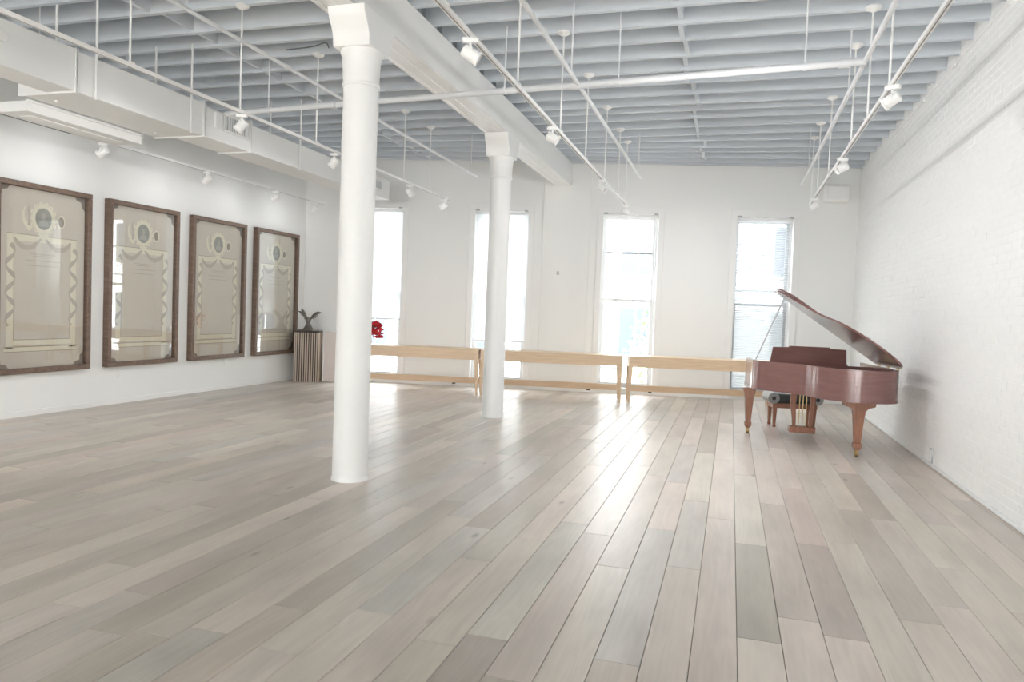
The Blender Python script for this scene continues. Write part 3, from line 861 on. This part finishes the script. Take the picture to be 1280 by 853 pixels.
MB().box(-0.2, 0.14, -0.252, -0.238, -0.1, 0.12).build('front_grille', 'trim', sp, 0.01)
MB().box(-0.08, 0.08, -0.03, 0.0, -0.08, 0.08).build('bracket', 'white', sp)
def outlet(loc, rz, label, s=1.0):
    o = empty('wall_outlet', loc, rz); tag(o, label, 'outlet')
    MB().box(-0.038 * s, 0.038 * s, -0.012, 0, -0.06 * s, 0.06 * s).build('plate', 'white', o, 0.004)
    for zz in (-0.022, 0.022):
        so = MB().box(-0.017, 0.017, -0.015, -0.012, zz - 0.015, zz + 0.015).build('socket', 'trim', o, 0.003)
        for sx in (-0.006, 0.006):
            MB().box(sx - 0.0012, sx + 0.0012, -0.0156, -0.0148, zz - 0.004, zz + 0.006).build('slot_or_shadow', 'dark', so)
    return o
outlet((XL, 8.17, 0.42), math.pi / 2, 'white outlet low on the left wall under the third print from the eagle pedestal')
outlet((XL, 10.41, 0.45), math.pi / 2, 'white outlet low on the left wall under the second print from the eagle pedestal')
o = outlet((XR - 0.012, 8.83, 0.11), -math.pi / 2, 'white outlet box at the foot of the brick wall', 1.15)
MB().box(-0.052, 0.052, -0.008, 0.012, -0.08, 0.08).build('back_box', 'alu', o, 0.01)
MB().tube([(-0.03, 0.0, -0.08), (-0.03, 0.0, -0.105)], 0.008, 8).build('conduit_stub', 'grille', o)

# ================================================================== MAPLE TABLES
EB = Vector((1, SB, 0)).normalized()
def table(xa, xb, label):
    """front edge on the line Y = 12.9 + 0.2 X"""
    L = (xb - xa) / CB; Dp = 0.60; H = 0.805
    t = empty('maple_table', (xa, 12.9 + SB * xa, 0), BA)
    tag(t, label, 'table', 'long maple tables under the windows')
    MB().box(-0.004, L + 0.004, -0.004, Dp, H - 0.022, H).build('tabletop', 'maple', t, 0.003)
    MB().box(0.0, L, 0.0, 0.022, H - 0.185, H - 0.022).build('front_apron', 'maple', t, 0.002)
    MB().box(0.0, L, Dp - 0.026, Dp - 0.004, H - 0.185, H - 0.022).build('back_apron', 'maple', t, 0.002)
    for x in (0, L - 0.022):
        MB().box(x, x + 0.022, 0.022, Dp - 0.026, H - 0.185, H - 0.022).build('side_apron', 'maple', t)
    for x, s in ((0.035, -1), (L - 0.035, 1)):
        for y, d in ((0.034, -1), (Dp - 0.034, 1)):
            MB().frustum((x + s * 0.013, y + d * 0.012, 0), 0.034, 0.034, (x, y, H - 0.185), 0.07, 0.07).build('leg', 'maple', t, 0.003)
    MB().box(0.05, L - 0.05, Dp - 0.047, Dp - 0.021, 0.15, 0.245).build('stretcher', 'maple', t, 0.003)
    MB().box(0.05, L - 0.05, Dp - 0.06, Dp - 0.012, 0.245, 0.258).build('stretcher_cap', 'maple', t, 0.002)
    MB().box(L * 0.76 if xb < 0 else L * 0.16, (L * 0.76 if xb < 0 else L * 0.16) + 0.06, Dp - 0.05, Dp - 0.02, 0.125, 0.15).build('glide', 'dark', t, 0.004)
    return t
table(-6.45, -4.205, 'long maple table with the red flowers standing on it')
table(-4.165, -1.755, 'long maple table between the other two, behind the far column')
table(-1.645, 0.80, 'long maple table reaching behind the grand piano')

# ================================================================== RED FLOWERS
fl = tag(empty('flower_vase', (-6.23, 12.9 + SB * -6.23 + 0.14, 0.806)), 'red flowers in a pale vase on the maple table', 'flowers')
MB().lathe([(0.05, 0), (0.075, 0.02), (0.085, 0.08), (0.07, 0.14), (0.045, 0.18), (0.055, 0.20), (0.048, 0.20), (0.04, 0.17)], n=24).build('vase', 'vase', fl)
def blossom(c, r):
    mb = MB()
    for k in range(6):
        a = k * math.pi / 3 + rnd.uniform(-0.2, 0.2)
        el = rnd.uniform(0.1, 0.9)
        d = Vector((math.cos(a) * math.cos(el), math.sin(a) * math.cos(el), math.sin(el)))
        sd = Vector((-math.sin(a), math.cos(a), 0))
        up = d.cross(sd) * 0.25 * r
        p = Vector(c)
        mb.add([p, p + d * r * 0.55 + sd * r * 0.38 + up, p + d * r, p + d * r * 0.55 - sd * r * 0.38 + up, p + d * r * 0.5 - up * 0.4], [(0, 1, 4), (1, 2, 4), (2, 3, 4), (3, 0, 4)], True)
    return mb.tf(Matrix.Rotation(0, 4, 'X'))
heads = []
for k in range(64):
    a = rnd.uniform(0, 6.28); rr = 0.20 * rnd.random() ** 0.5
    heads.append((rr * math.cos(a) + 0.08, rr * math.sin(a) * 0.8, 0.10 + rnd.uniform(0.0, 0.26) + 0.08 * (1 - rr / 0.2)))
heads += [(-0.02 + 0.02 * k, -0.24 - 0.01 * k, 0.06 - 0.035 * k) for k in range(4)]
for k, h in enumerate(heads):
    b = blossom(h, rnd.uniform(0.06, 0.09)).build('blossom', 'red', fl)
for h in heads[::2]:
    MB().tube(catmull([(0, 0, 0.16), (h[0] * 0.4, h[1] * 0.4, max(0.2, h[2] * 0.7)), h], 4), 0.004, 5).build('stem', 'stem', fl)

# ================================================================== PEDESTAL AND EAGLE
PX, PY, PWD, PH = -7.79, 12.36, 0.46, 0.975
ped = tag(empty('slatted_pedestal', (PX, PY, 0), math.radians(22)), 'brown slatted wooden pedestal carrying the eagle sculpture', 'pedestal')
MB().box(-PWD / 2 + 0.02, PWD / 2 - 0.02, -0.19, 0.19, 0, PH - 0.03).build('core', 'slat_dark', ped)
MB().box(-PWD / 2, PWD / 2, -0.21, 0.21, PH - 0.03, PH).build('top_panel', 'slat_dark', ped, 0.004)
sl = MB().box(-0.0095, 0.0095, -0.026, 0.0, 0.0, PH - 0.032).mesh('slat')
nf = 10
for k in range(nf):
    o = link('slat', sl, 'slat_light', ped); o.location = (-PWD / 2 + 0.02 + (k + 0.5) * (PWD - 0.04) / nf, -0.19, 0)
for s in (-1, 1):
    for k in range(9):
        o = link('slat', sl, 'slat_light', ped); o.location = (s * (PWD / 2 - 0.02), -0.17 + k * 0.0425, 0); o.rotation_euler = (0, 0, s * math.pi / 2)
pl = tag(empty('pale_plinth', (-7.39, 12.56, 0)), 'pale pinkish plinth beside the slatted pedestal', 'plinth')
MB().box(-0.13, 0.16, -0.1, 0.1, 0, 0.955).build('plinth_body', 'plinth', pl, 0.006)
MB().box(-0.145, -0.115, -0.115, -0.085, 0, 0.96).build('corner_post', 'trim', pl, 0.003)
ea = tag(empty('eagle_sculpture', (PX + 0.0, PY - 0.02, PH)), 'bronze eagle sculpture with raised wings on the slatted pedestal', 'sculpture')
MB().box(-0.16, 0.16, -0.10, 0.10, 0, 0.02).build('base', 'bronze', ea, 0.006)
rk = MB().lathe([(0.13, 0.018), (0.10, 0.045), (0.085, 0.06), (0.06, 0.10), (0.05, 0.13)], n=14)
rk.v = [(x * (1 + 0.12 * math.sin(7 * math.atan2(y, x))), y * 0.8, z) for x, y, z in rk.v]
rk.build('rock', 'bronze', ea)
# body, wings and head in one skin
bv_ = [(0, 0, 0.12), (0, -0.015, 0.17), (0, -0.02, 0.215), (0, -0.05, 0.25), (0, -0.085, 0.252),
       (0.045, 0, 0.225), (0.085, 0.0, 0.285), (0.135, 0.01, 0.345), (0.205, 0.02, 0.375),
       (-0.045, 0, 0.225), (-0.085, 0, 0.295), (-0.125, 0.01, 0.365), (-0.175, 0.02, 0.415),
       (0, 0.05, 0.10), (0, 0.10, 0.065)]
be_ = [(0, 1), (1, 2), (2, 3), (3, 4), (2, 5), (5, 6), (6, 7), (7, 8), (2, 9), (9, 10), (10, 11), (11, 12), (0, 13), (13, 14)]
bme_ = bpy.data.meshes.new('eagle_body'); bme_.from_pydata(bv_, be_, []); bme_.update()
bo = link('eagle_body', bme_, 'bronze', ea)
md = bo.modifiers.new('skin', 'SKIN')
rad = [(0.035, 0.03), (0.045, 0.042), (0.04, 0.035), (0.022, 0.022), (0.006, 0.009), (0.034, 0.02), (0.046, 0.018), (0.042, 0.015), (0.016, 0.008),
       (0.034, 0.02), (0.046, 0.018), (0.042, 0.015), (0.016, 0.008), (0.03, 0.02), (0.035, 0.01)]
for v, r in zip(bme_.skin_vertices[0].data, rad): v.radius = r
bme_.skin_vertices[0].data[2].use_root = True
md2 = bo.modifiers.new('sub', 'SUBSURF'); md2.levels = 1; md2.render_levels = 2
for s in (1, -1):
    for k in range(6):
        t_ = k / 5
        p0 = Vector((s * (0.07 + 0.10 * t_), 0.01, 0.255 + 0.10 * t_))
        p1 = p0 + Vector((s * (0.045 + 0.045 * t_), 0.015, -0.035 + 0.045 * t_))
        MB().tube([p0, (p0 + p1) / 2, p1], [0.013, 0.012, 0.003], 6).build('feather', 'bronze', ea)
MB().tube([(-0.02, -0.03, 0.10), (-0.02, -0.03, 0.14)], 0.012, 6).build('leg', 'bronze', ea)
MB().tube([(0.02, -0.03, 0.10), (0.02, -0.03, 0.14)], 0.012, 6).build('leg', 'bronze', ea)

# ================================================================== FRAMED PRINTS
def ring(mb, cx, cz, ra, rb, qa, qb, y, n=40):
    vs = []
    for k in range(n):
        a = 2 * math.pi * k / n
        vs.append((cx + ra * math.cos(a), y, cz + rb * math.sin(a))); vs.append((cx + qa * math.cos(a), y, cz + qb * math.sin(a)))
    fs = [(2 * k, 2 * ((k + 1) % n), 2 * ((k + 1) % n) + 1, 2 * k + 1) for k in range(n)]
    return mb.add(vs, fs)
def rect(mb, a, b, c, d, y): return mb.add([(a, y, c), (b, y, c), (b, y, d), (a, y, d)], [(0, 1, 2, 3)])
def ribbon(mb, pts, w, y):
    vs = []
    for i, p in enumerate(pts):
        q = pts[min(i + 1, len(pts) - 1)]; o_ = pts[max(i - 1, 0)]
        d = Vector((q[0] - o_[0], q[1] - o_[1])).normalized()
        ww = w[i] if isinstance(w, list) else w
        vs += [(p[0] - d.y * ww, y, p[1] + d.x * ww), (p[0] + d.y * ww, y, p[1] - d.x * ww)]
    return mb.add(vs, [(2 * i, 2 * i + 1, 2 * i + 3, 2 * i + 2) for i in range(len(pts) - 1)])
def framed_print(yc, label):
    Wd, Hh, R, Dp = 1.31, 2.28, 0.064, 0.095
    f = empty('framed_print', (XL, yc, 0.53), math.pi / 2)
    tag(f, label, 'framed print', 'large framed prints on the left wall')
    hw = Wd / 2
    for a, b, c, d in ((-hw, hw, 0, R), (-hw, hw, Hh - R, Hh), (-hw, -hw + R, R, Hh - R), (hw - R, hw, R, Hh - R)):
        MB().box(a, b, -Dp, -0.002, c, d).build('frame_rail', 'frame', f, 0.006)
    y = -0.03
    pap = MB().box(-hw + R, hw - R, y, -0.006, R, Hh - R).build('sheet', 'paper', f)
    iw = hw - R
    # worn corners
    for sx in (-1, 1):
        for (z0, sz) in ((R, 1), (Hh - R, -1)):
            poly = [(sx * iw, z0), (sx * (iw - 0.15), z0), (sx * (iw - 0.12), z0 + sz * 0.045), (sx * (iw - 0.055), z0 + sz * 0.06), (sx * (iw - 0.05), z0 + sz * 0.12), (sx * iw, z0 + sz * 0.17)]
            MB().add([(p[0], y - 0.0008, p[1]) for p in poly], [tuple(range(6))]).build('corner_ornament', 'corner', pap)
    # printed architectural border
    bx0, bx1, bz0, bz1, bw = -0.47, 0.47, 0.30, 1.66, 0.085
    fieldm = MB(); rect(fieldm, bx0 + bw, bx1 - bw, bz0 + bw, bz1 - 0.07, y - 0.0008); fieldm.build('text_field', 'paper_mid', pap)
    bd = MB()
    rect(bd, bx0, bx0 + bw, bz0, bz1, y - 0.0014); rect(bd, bx1 - bw, bx1, bz0, bz1, y - 0.0014)
    rect(bd, bx0 + bw, bx1 - bw, bz1 - 0.075, bz1, y - 0.0014); rect(bd, bx0 + bw, bx1 - bw, bz0 + 0.04, bz0 + 0.10, y - 0.0014)
    rect(bd, bx0 - 0.03, bx1 + 0.03, bz0 - 0.035, bz0 + 0.015, y - 0.0014)
    bd.build('printed_border', 'cream', pap)
    ln = MB()
    rect(ln, bx0 - 0.03, bx1 + 0.03, bz0 + 0.015, bz0 + 0.024, y - 0.002); rect(ln, bx0 + bw, bx1 - bw, bz0 + 0.10, bz0 + 0.108, y - 0.002)
    rect(ln, bx0 + bw, bx0 + bw + 0.006, bz0 + 0.1, bz1 - 0.07, y - 0.002); rect(ln, bx1 - bw - 0.006, bx1 - bw, bz0 + 0.1, bz1 - 0.07, y - 0.002)
    rect(ln, bx0 - 0.03, bx1 + 0.03, bz0 - 0.043, bz0 - 0.035, y - 0.002); rect(ln, bx0, bx1, bz1, bz1 + 0.008, y - 0.002)
    ln.build('border_line', 'cream_dark', pap)
    # garlands winding round the uprights and swags under the top
    for sx in (-1, 1):
        xc = sx * (abs(bx0) - bw / 2)
        pts = [(xc + 0.055 * math.sin(k * 0.42), bz1 - 0.12 - k * 0.022) for k in range(int((bz1 - bz0 - 0.35) / 0.022))]
        g = MB(); ribbon(g, pts, [0.018 + 0.010 * math.sin(k * 0.84 + 1) for k in range(len(pts))], y - 0.0026); g.build('garland', 'sepia_light', pap)
        pts = catmull([(sx * 0.03, bz1 - 0.03), (sx * 0.16, bz1 - 0.14), (sx * 0.30, bz1 - 0.13), (sx * 0.385, bz1 - 0.04)], 6)
        g = MB(); ribbon(g, pts, [0.012 + 0.02 * math.sin(math.pi * k / (len(pts) - 1)) for k in range(len(pts))], y - 0.0026); g.build('swag', 'sepia_light', pap)
    # medallion
    mc = bz1 + 0.215
    md_ = MB(); ring(md_, 0, mc, 0.155, 0.175, 0.112, 0.132, y - 0.002); md_.build('medallion_ring', 'cream', pap)
    sc = MB()
    for k in range(14):
        a = 2 * math.pi * k / 14
        ring(sc, 0.158 * math.cos(a), mc + 0.178 * math.sin(a), 0.030, 0.030, 0.010, 0.010, y - 0.0026, 12)
    sc.build('scrollwork', 'cream', pap)
    po = MB(); po.add([(0.113 * math.cos(2 * math.pi * k / 32), y - 0.0014, mc + 0.133 * math.sin(2 * math.pi * k / 32)) for k in range(32)], [tuple(range(32))]); po.build('portrait_oval', 'portrait', pap)
    bu = MB()
    bu.add([(0.030 * math.cos(2 * math.pi * k / 16), y - 0.002, mc + 0.03 + 0.040 * math.sin(2 * math.pi * k / 16)) for k in range(16)], [tuple(range(16))])
    bu.add([(-0.07, y - 0.0021, mc - 0.09), (0.07, y - 0.0021, mc - 0.09), (0.055, y - 0.0021, mc - 0.035), (0.015, y - 0.0021, mc - 0.01), (-0.015, y - 0.0021, mc - 0.01), (-0.055, y - 0.0021, mc - 0.035)], [tuple(range(6))])
    bu.build('portrait_bust', 'portrait_fig', pap)
    # side figures: plume at the left, shield at the right, pendant below
    pf = MB(); ribbon(pf, catmull([(-0.17, mc - 0.14), (-0.24, mc - 0.07), (-0.27, mc + 0.03), (-0.245, mc + 0.12)], 6), [0.035 - 0.0016 * k for k in range(19)], y - 0.002); pf.build('plume', 'cream', pap)
    pf = MB(); ribbon(pf, catmull([(-0.20, mc - 0.10), (-0.19, mc + 0.0), (-0.205, mc + 0.10), (-0.19, mc + 0.15)], 6), [0.016 - 0.0006 * k for k in range(19)], y - 0.0026); pf.build('plume', 'sepia_light', pap)
    sh = MB(); ring(sh, 0.245, mc - 0.01, 0.058, 0.085, 0.040, 0.064, y - 0.002, 24); sh.build('shield', 'cream', pap)
    sh = MB(); sh.add([(0.245 + 0.04 * math.cos(2 * math.pi * k / 20), y - 0.0014, mc - 0.01 + 0.064 * math.sin(2 * math.pi * k / 20)) for k in range(20)], [tuple(range(20))]); sh.build('shield_face', 'sepia', pap)
    pd = MB(); pd.add([(-0.075, y - 0.003, bz1 + 0.03), (0.075, y - 0.003, bz1 + 0.03), (0.035, y - 0.003, bz1 - 0.02), (0.0, y - 0.003, bz1 - 0.09), (-0.035, y - 0.003, bz1 - 0.02)], [(0, 1, 2, 3, 4)]); pd.build('pendant', 'cream', pap)
    # faint title lines and a small vignette of the text field
    tl = MB()
    for zz, a in ((bz1 - 0.22, 0.17), (bz1 - 0.245, 0.12), (bz1 - 0.30, 0.24), (bz1 - 0.36, 0.21)):
        rect(tl, -a, a, zz - 0.005, zz + 0.005, y - 0.0014)
    tl.build('title_line', 'sepia_light', pap)
    tl = MB()
    for c in (-0.2, -0.02, 0.16):
        for k in range(16):
            rect(tl, c - 0.07, c + 0.07, bz1 - 0.45 - k * 0.026, bz1 - 0.443 - k * 0.026, y - 0.0014)
    tl.build('text_line', 'paper', pap)
    vg = MB(); vg.add([(-0.33, y - 0.0014, bz0 + 0.13), (0.33, y - 0.0014, bz0 + 0.13), (0.28, y - 0.0014, bz0 + 0.24), (0.10, y - 0.0014, bz0 + 0.30), (-0.05, y - 0.0014, bz0 + 0.26), (-0.2, y - 0.0014, bz0 + 0.33), (-0.33, y - 0.0014, bz0 + 0.25)], [tuple(range(7))]); vg.build('vignette', 'paper', pap)
    MB().box(-iw, iw, -0.062, -0.058, R, Hh - R).build('glass_pane', 'case_glass', f)
    return f
for yc, lab in ((6.95, 'brown framed sepia print at the end of the row away from the pedestal'), (8.535, 'brown framed sepia print, third in the row from the eagle pedestal'),
                (10.135, 'brown framed sepia print, second in the row from the eagle pedestal'), (11.73, 'brown framed sepia print hanging next to the eagle pedestal')):
    framed_print(yc, lab)

# ================================================================== GRAND PIANO
# local frame: u across from the treble side (0) to the bass side (PWID), v from the keyboard end to the tail
PWID, PLEN, PA = 1.50, 1.79, math.radians(6.0)
_pr = Matrix.Rotation(PA, 2)
_po = Vector((0.275, 10.175)) - _pr @ Vector((0.03 - PWID / 2, PLEN / 2 - 0.27))
piano = tag(empty('grand_piano', (_po.x, _po.y, 0), PA), 'mahogany baby grand piano with open lid by the brick wall', 'piano')
def L3(u, v, z): return (u - PWID / 2, PLEN / 2 - v, z)
tre = [(0, 0.0), (0, 0.28), (0.0, 0.50), (0.015, 0.64), (0.085, 0.79), (0.21, 0.91), (0.36, 1.02), (0.49, 1.15), (0.57, 1.31), (0.63, 1.48), (0.74, 1.64), (0.90, 1.75), (1.08, 1.785), (1.25, 1.75), (1.39, 1.65), (1.475, 1.49), (1.498, 1.28), (1.5, 1.0), (1.5, 0.7), (1.5, 0.4), (1.5, 0.0)]
out = catmull(tre, 6)
def offset(poly, d):
    r = []
    for i, p in enumerate(poly):
        a = poly[max(0, i - 1)]; b = poly[min(len(poly) - 1, i + 1)]
        t = Vector((b[0] - a[0], b[1] - a[1])).normalized()
        r.append((p[0] + t.y * d, p[1] - t.x * d))
    return r
def rimwall(o_, i_, z0, z1, name, mat, bevel=0.006):
    mb = MB(); n = len(o_)
    A = [L3(*p, z0) for p in o_]; B = [L3(*p, z1) for p in o_]; C = [L3(*p, z1) for p in i_]; Dd = [L3(*p, z0) for p in i_]
    q = [(k, k + 1) for k in range(n - 1)]
    mb.add(A + B + C + Dd, [(a, b, n + b, n + a) for a, b in q] + [(2 * n + a, 2 * n + b, 3 * n + b, 3 * n + a) for a, b in q], True)
    mb.add(B + C, [(a, b, n + b, n + a) for a, b in q]); mb.add(A + Dd, [(a, b, n + b, n + a) for a, b in q])
    for k in (0, n - 1): mb.add([A[k], B[k], C[k], Dd[k]], [(0, 1, 2, 3)])
    return mb.build(name, mat, piano)
sgn = 1 if offset(out, 0.05)[0][0] > 0 else -1
inn = offset(out, 0.045 * sgn)
ZR0, ZR1 = 0.655, 0.995
rim = rimwall(out, inn, ZR0, ZR1, 'rim', 'mahogany')
rimwall(offset(out, -0.008 * sgn), inn, ZR0 - 0.022, ZR0, 'rim_base_moulding', 'mahogany')
for z, nm, mt in ((0.69, 'soundboard', 'mahogany_leg'), (0.90, 'iron_plate', 'plate')):
    pts = offset(out, 0.044 * sgn)
    if nm == 'iron_plate': pts = [p for p in pts if p[1] > 0.40]; 
    MB().prism([L3(p[0], p[1], 0)[:2] for p in pts], z - 0.012, z, 'z').build(nm, mt, piano)
for k in range(34):
    u = 0.16 + k * 0.036
    ve = 0.50 + 1.12 * min(1, max(0.12, (u / 1.25)) ** 0.8)
    MB().tube([L3(u, 0.46, 0.915), L3(u + 0.03, min(ve, 1.60), 0.915)], 0.0018, 4, False).build('string', 'steel', piano)
MB().prism([L3(*p, 0)[:2] for p in ((0.045, 0.42), (1.455, 0.42), (1.455, 0.50), (0.045, 0.50))], 0.90, 0.965, 'z').build('tuning_block', 'mahogany', piano)
# keybed, fallboard, keys (turned to the windows)
MB().prism([L3(*p, 0)[:2] for p in ((-0.004, -0.02), (1.504, -0.02), (1.504, 0.5), (-0.004, 0.5))], 0.605, 0.655, 'z').build('keybed', 'mahogany', piano, 0.008)
kb = MB().prism([L3(*p, 0)[:2] for p in ((0.13, 0.02), (1.37, 0.02), (1.37, 0.20), (0.13, 0.20))], 0.69, 0.715, 'z').build('keyboard', 'ivory', piano)
bk = MB()
for k in range(51):
    if k % 7 in (2, 6): continue
    u = 0.13 + (k + 1) * 1.24 / 52
    p = [L3(u - 0.006, 0.075, 0), L3(u + 0.006, 0.20, 0)]
    bk.box(p[0][0], p[1][0], p[1][1], p[0][1], 0.715, 0.727)
bk.build('black_keys', 'ebony', kb)
for u in (0.0875, 1.4125):
    a, b = L3(u - 0.0425, 0.0, 0), L3(u + 0.0425, 0.2, 0)
    MB().box(a[0], b[0], b[1], a[1], 0.655, 0.74).build('key_block', 'mahogany', piano, 0.01)
a, b = L3(0.045, 0.20, 0), L3(1.455, 0.23, 0)
MB().box(a[0], b[0], b[1], a[1], 0.69, 0.86).build('fallboard', 'mahogany', piano, 0.008)
a, b = L3(0.045, 0.23, 0), L3(1.455, 0.42, 0)
MB().box(a[0], b[0], b[1], a[1], 0.93, 0.95).build('desk_shelf', 'mahogany', piano, 0.004)
a, b = L3(0.045, -0.015, 0), L3(1.455, 0.015, 0)
MB().box(a[0], b[0], b[1], a[1], 0.655, 0.69).build('key_slip', 'mahogany', piano, 0.004)
# music desk with stepped top, leaning to the player
dk = [(0.27, 0.952), (1.27, 0.952), (1.24, 0.985), (1.225, 1.165), (1.03, 1.17), (1.02, 1.187), (0.53, 1.187), (0.52, 1.17), (0.325, 1.165), (0.30, 0.985)]
m_ = MB().prism(dk, 0, 0.018, 'y')
m_.v = [L3(x - 0.04, 0.33 + y + 0.10 * (z - 0.952), z) for x, y, z in m_.v]
m_.build('music_desk', 'mahogany', piano, 0.004)
# lid on the bass side hinge, propped open; the front flap folded back onto it
TH = math.radians(34.5)
def lidp(u, v, h):
    """h = height above the lid underside, along its normal"""
    s = 1.515 - u
    return L3(1.515 - s * math.cos(TH) + h * math.sin(TH), v, 1.008 + s * math.sin(TH) + h * math.cos(TH))
lo = offset(out, -0.018 * sgn)
lid_poly = [p for p in lo if p[1] >= 0.47]
lid_poly = [(lid_poly[0][0], 0.45)] + lid_poly + [(lid_poly[-1][0], 0.45)]
def lidplate(poly, h0, h1, name, parent=None):
    n = len(poly); mb = MB()
    A = [lidp(p[0], p[1], h0) for p in poly]; B = [lidp(p[0], p[1], h1) for p in poly]
    mb.add(A + B, [(k, (k + 1) % n, n + (k + 1) % n, n + k) for k in range(n)]); mb.add(A, [tuple(range(n))]); mb.add(B, [tuple(range(n))])
    return mb.build(name, 'mahogany', parent or piano, 0.004)
lid = lidplate(lid_poly, 0.0, 0.022, 'lid')
lidplate([(-0.018, 0.45), (1.515, 0.45), (1.515, 0.88), (0.16, 0.88), (0.04, 0.74), (-0.018, 0.62)], 0.034, 0.054, 'lid_flap', lid)
for v in (0.6, 0.95, 1.3):
    a = L3(1.515, v, 1.002)
    MB().tube([(a[0], a[1] - 0.04, a[2]), (a[0], a[1] + 0.04, a[2])], 0.008, 8).build('hinge', 'brass', piano)
MB().tube([L3(0.04, 0.60, 0.99), lidp(0.10, 0.66, 0.0)], 0.009, 8).build('lid_prop', 'grille', piano)
# legs
def piano_leg(u, v, tail=False):
    x, y, _ = L3(u, v, 0)
    mb = MB()
    mb.frustum((x, y, 0.155), 0.066, 0.066, (x, y, 0.50), 0.112, 0.112)
    mb.frustum((x, y, 0.105), 0.085, 0.085, (x, y, 0.155), 0.085, 0.085)
    mb.frustum((x, y, 0.075), 0.052, 0.052, (x, y, 0.105), 0.082, 0.082)
    lo_ = mb.build('leg', 'mahogany_leg', piano, 0.005)
    h = 0.634 if tail else 0.606
    if tail:
        half = [(0.055, 0.47), (0.062, 0.52), (0.09, 0.555), (0.145, 0.572), (0.165, 0.58), (0.165, h)]
    else:
        half = [(0.055, 0.47), (0.066, 0.52), (0.075, 0.56), (0.08, h)]
    pr = [(x - a, b) for a, b in reversed(half)] + [(x + a, b) for a, b in half]
    MB().prism(pr, y - 0.06, y + 0.06, 'y').build('leg_bracket', 'mahogany_leg', lo_, 0.004)
    MB().tube([(x, y, 0.045), (x, y, 0.08)], 0.02, 10).build('caster_stem', 'brass', lo_)
    MB().tube([(x - 0.018, y + 0.0, 0.034), (x + 0.018, y, 0.034)], 0.034, 18).build('caster', 'brass', lo_)
piano_leg(0.03, 0.27); piano_leg(1.40, 0.27); piano_leg(1.058, 1.54, True)
# pedal lyre
x, y, _ = L3(0.665, 0.50, 0)
MB().box(x - 0.165, x + 0.165, y - 0.07, y + 0.07, 0.61, 0.655).build('lyre_block', 'mahogany', piano, 0.005)
for s in (-1, 1):
    pr = [(x + s * 0.150, 0.61), (x + s * 0.155, 0.45), (x + s * 0.125, 0.27), (x + s * 0.118, 0.16), (x + s * 0.078, 0.16), (x + s * 0.078, 0.28), (x + s * 0.088, 0.46), (x + s * 0.068, 0.61)]
    MB().prism(pr, y - 0.022, y + 0.022, 'y').build('lyre_post', 'mahogany_leg', piano, 0.004)
MB().box(x - 0.16, x + 0.16, y - 0.06, y + 0.06, 0.085, 0.165).build('pedal_box', 'mahogany_leg', piano, 0.008)
for k in (-1, 0, 1):
    MB().tube([(x + k * 0.045, y - 0.012, 0.16), (x + k * 0.04, y - 0.012, 0.615)], 0.006, 8).build('pedal_rod', 'brass', piano)
    MB().box(x + k * 0.06 - 0.014, x + k * 0.06 + 0.014, y + 0.05, y + 0.19, 0.095, 0.105).build('pedal', 'brass', piano, 0.004)

# ================================================================== PIANO BENCH
bn = tag(empty('piano_bench', (0.887, 11.13, 0), BA), 'black cushioned piano bench with wooden legs behind the piano', 'bench')
MB().box(-0.305, 0.305, -0.16, 0.16, 0.275, 0.345).build('seat_frame', 'mahogany_leg', bn, 0.006)
cu = MB().box(-0.28, 0.28, -0.185, 0.185, 0.345, 0.48).build('cushion', 'leather', bn, 0.045, 4)
for s in (-1, 1):
    rl = MB().tube([(s * 0.30, -0.19, 0.415), (s * 0.30, 0.19, 0.415)], 0.078, 24).build('rolled_arm', 'leather_edge', bn)
    for d in (-1, 1):
        MB().tube([(s * 0.30, d * 0.189, 0.415), (s * 0.30, d * 0.196, 0.415)], 0.028, 16).build('scroll_button', 'leather', rl)
for k in range(3):
    for j in (-1, 1):
        MB().lathe([(0.013, 0), (0.010, 0.006), (0.002, 0.008)], (-0.16 + 0.16 * k, j * 0.07, 0.479), 10).build('tuft_button', 'leather', cu)
for sx in (-1, 1):
    for sy in (-1, 1):
        px_, py_ = sx * 0.27, sy * 0.135
        mb = MB(); mb.frustum((px_, py_, 0.0), 0.036, 0.036, (px_, py_, 0.03), 0.05, 0.05); mb.frustum((px_, py_, 0.03), 0.034, 0.034, (px_, py_, 0.28), 0.056, 0.056)
        mb.build('leg', 'mahogany_leg', bn, 0.003)
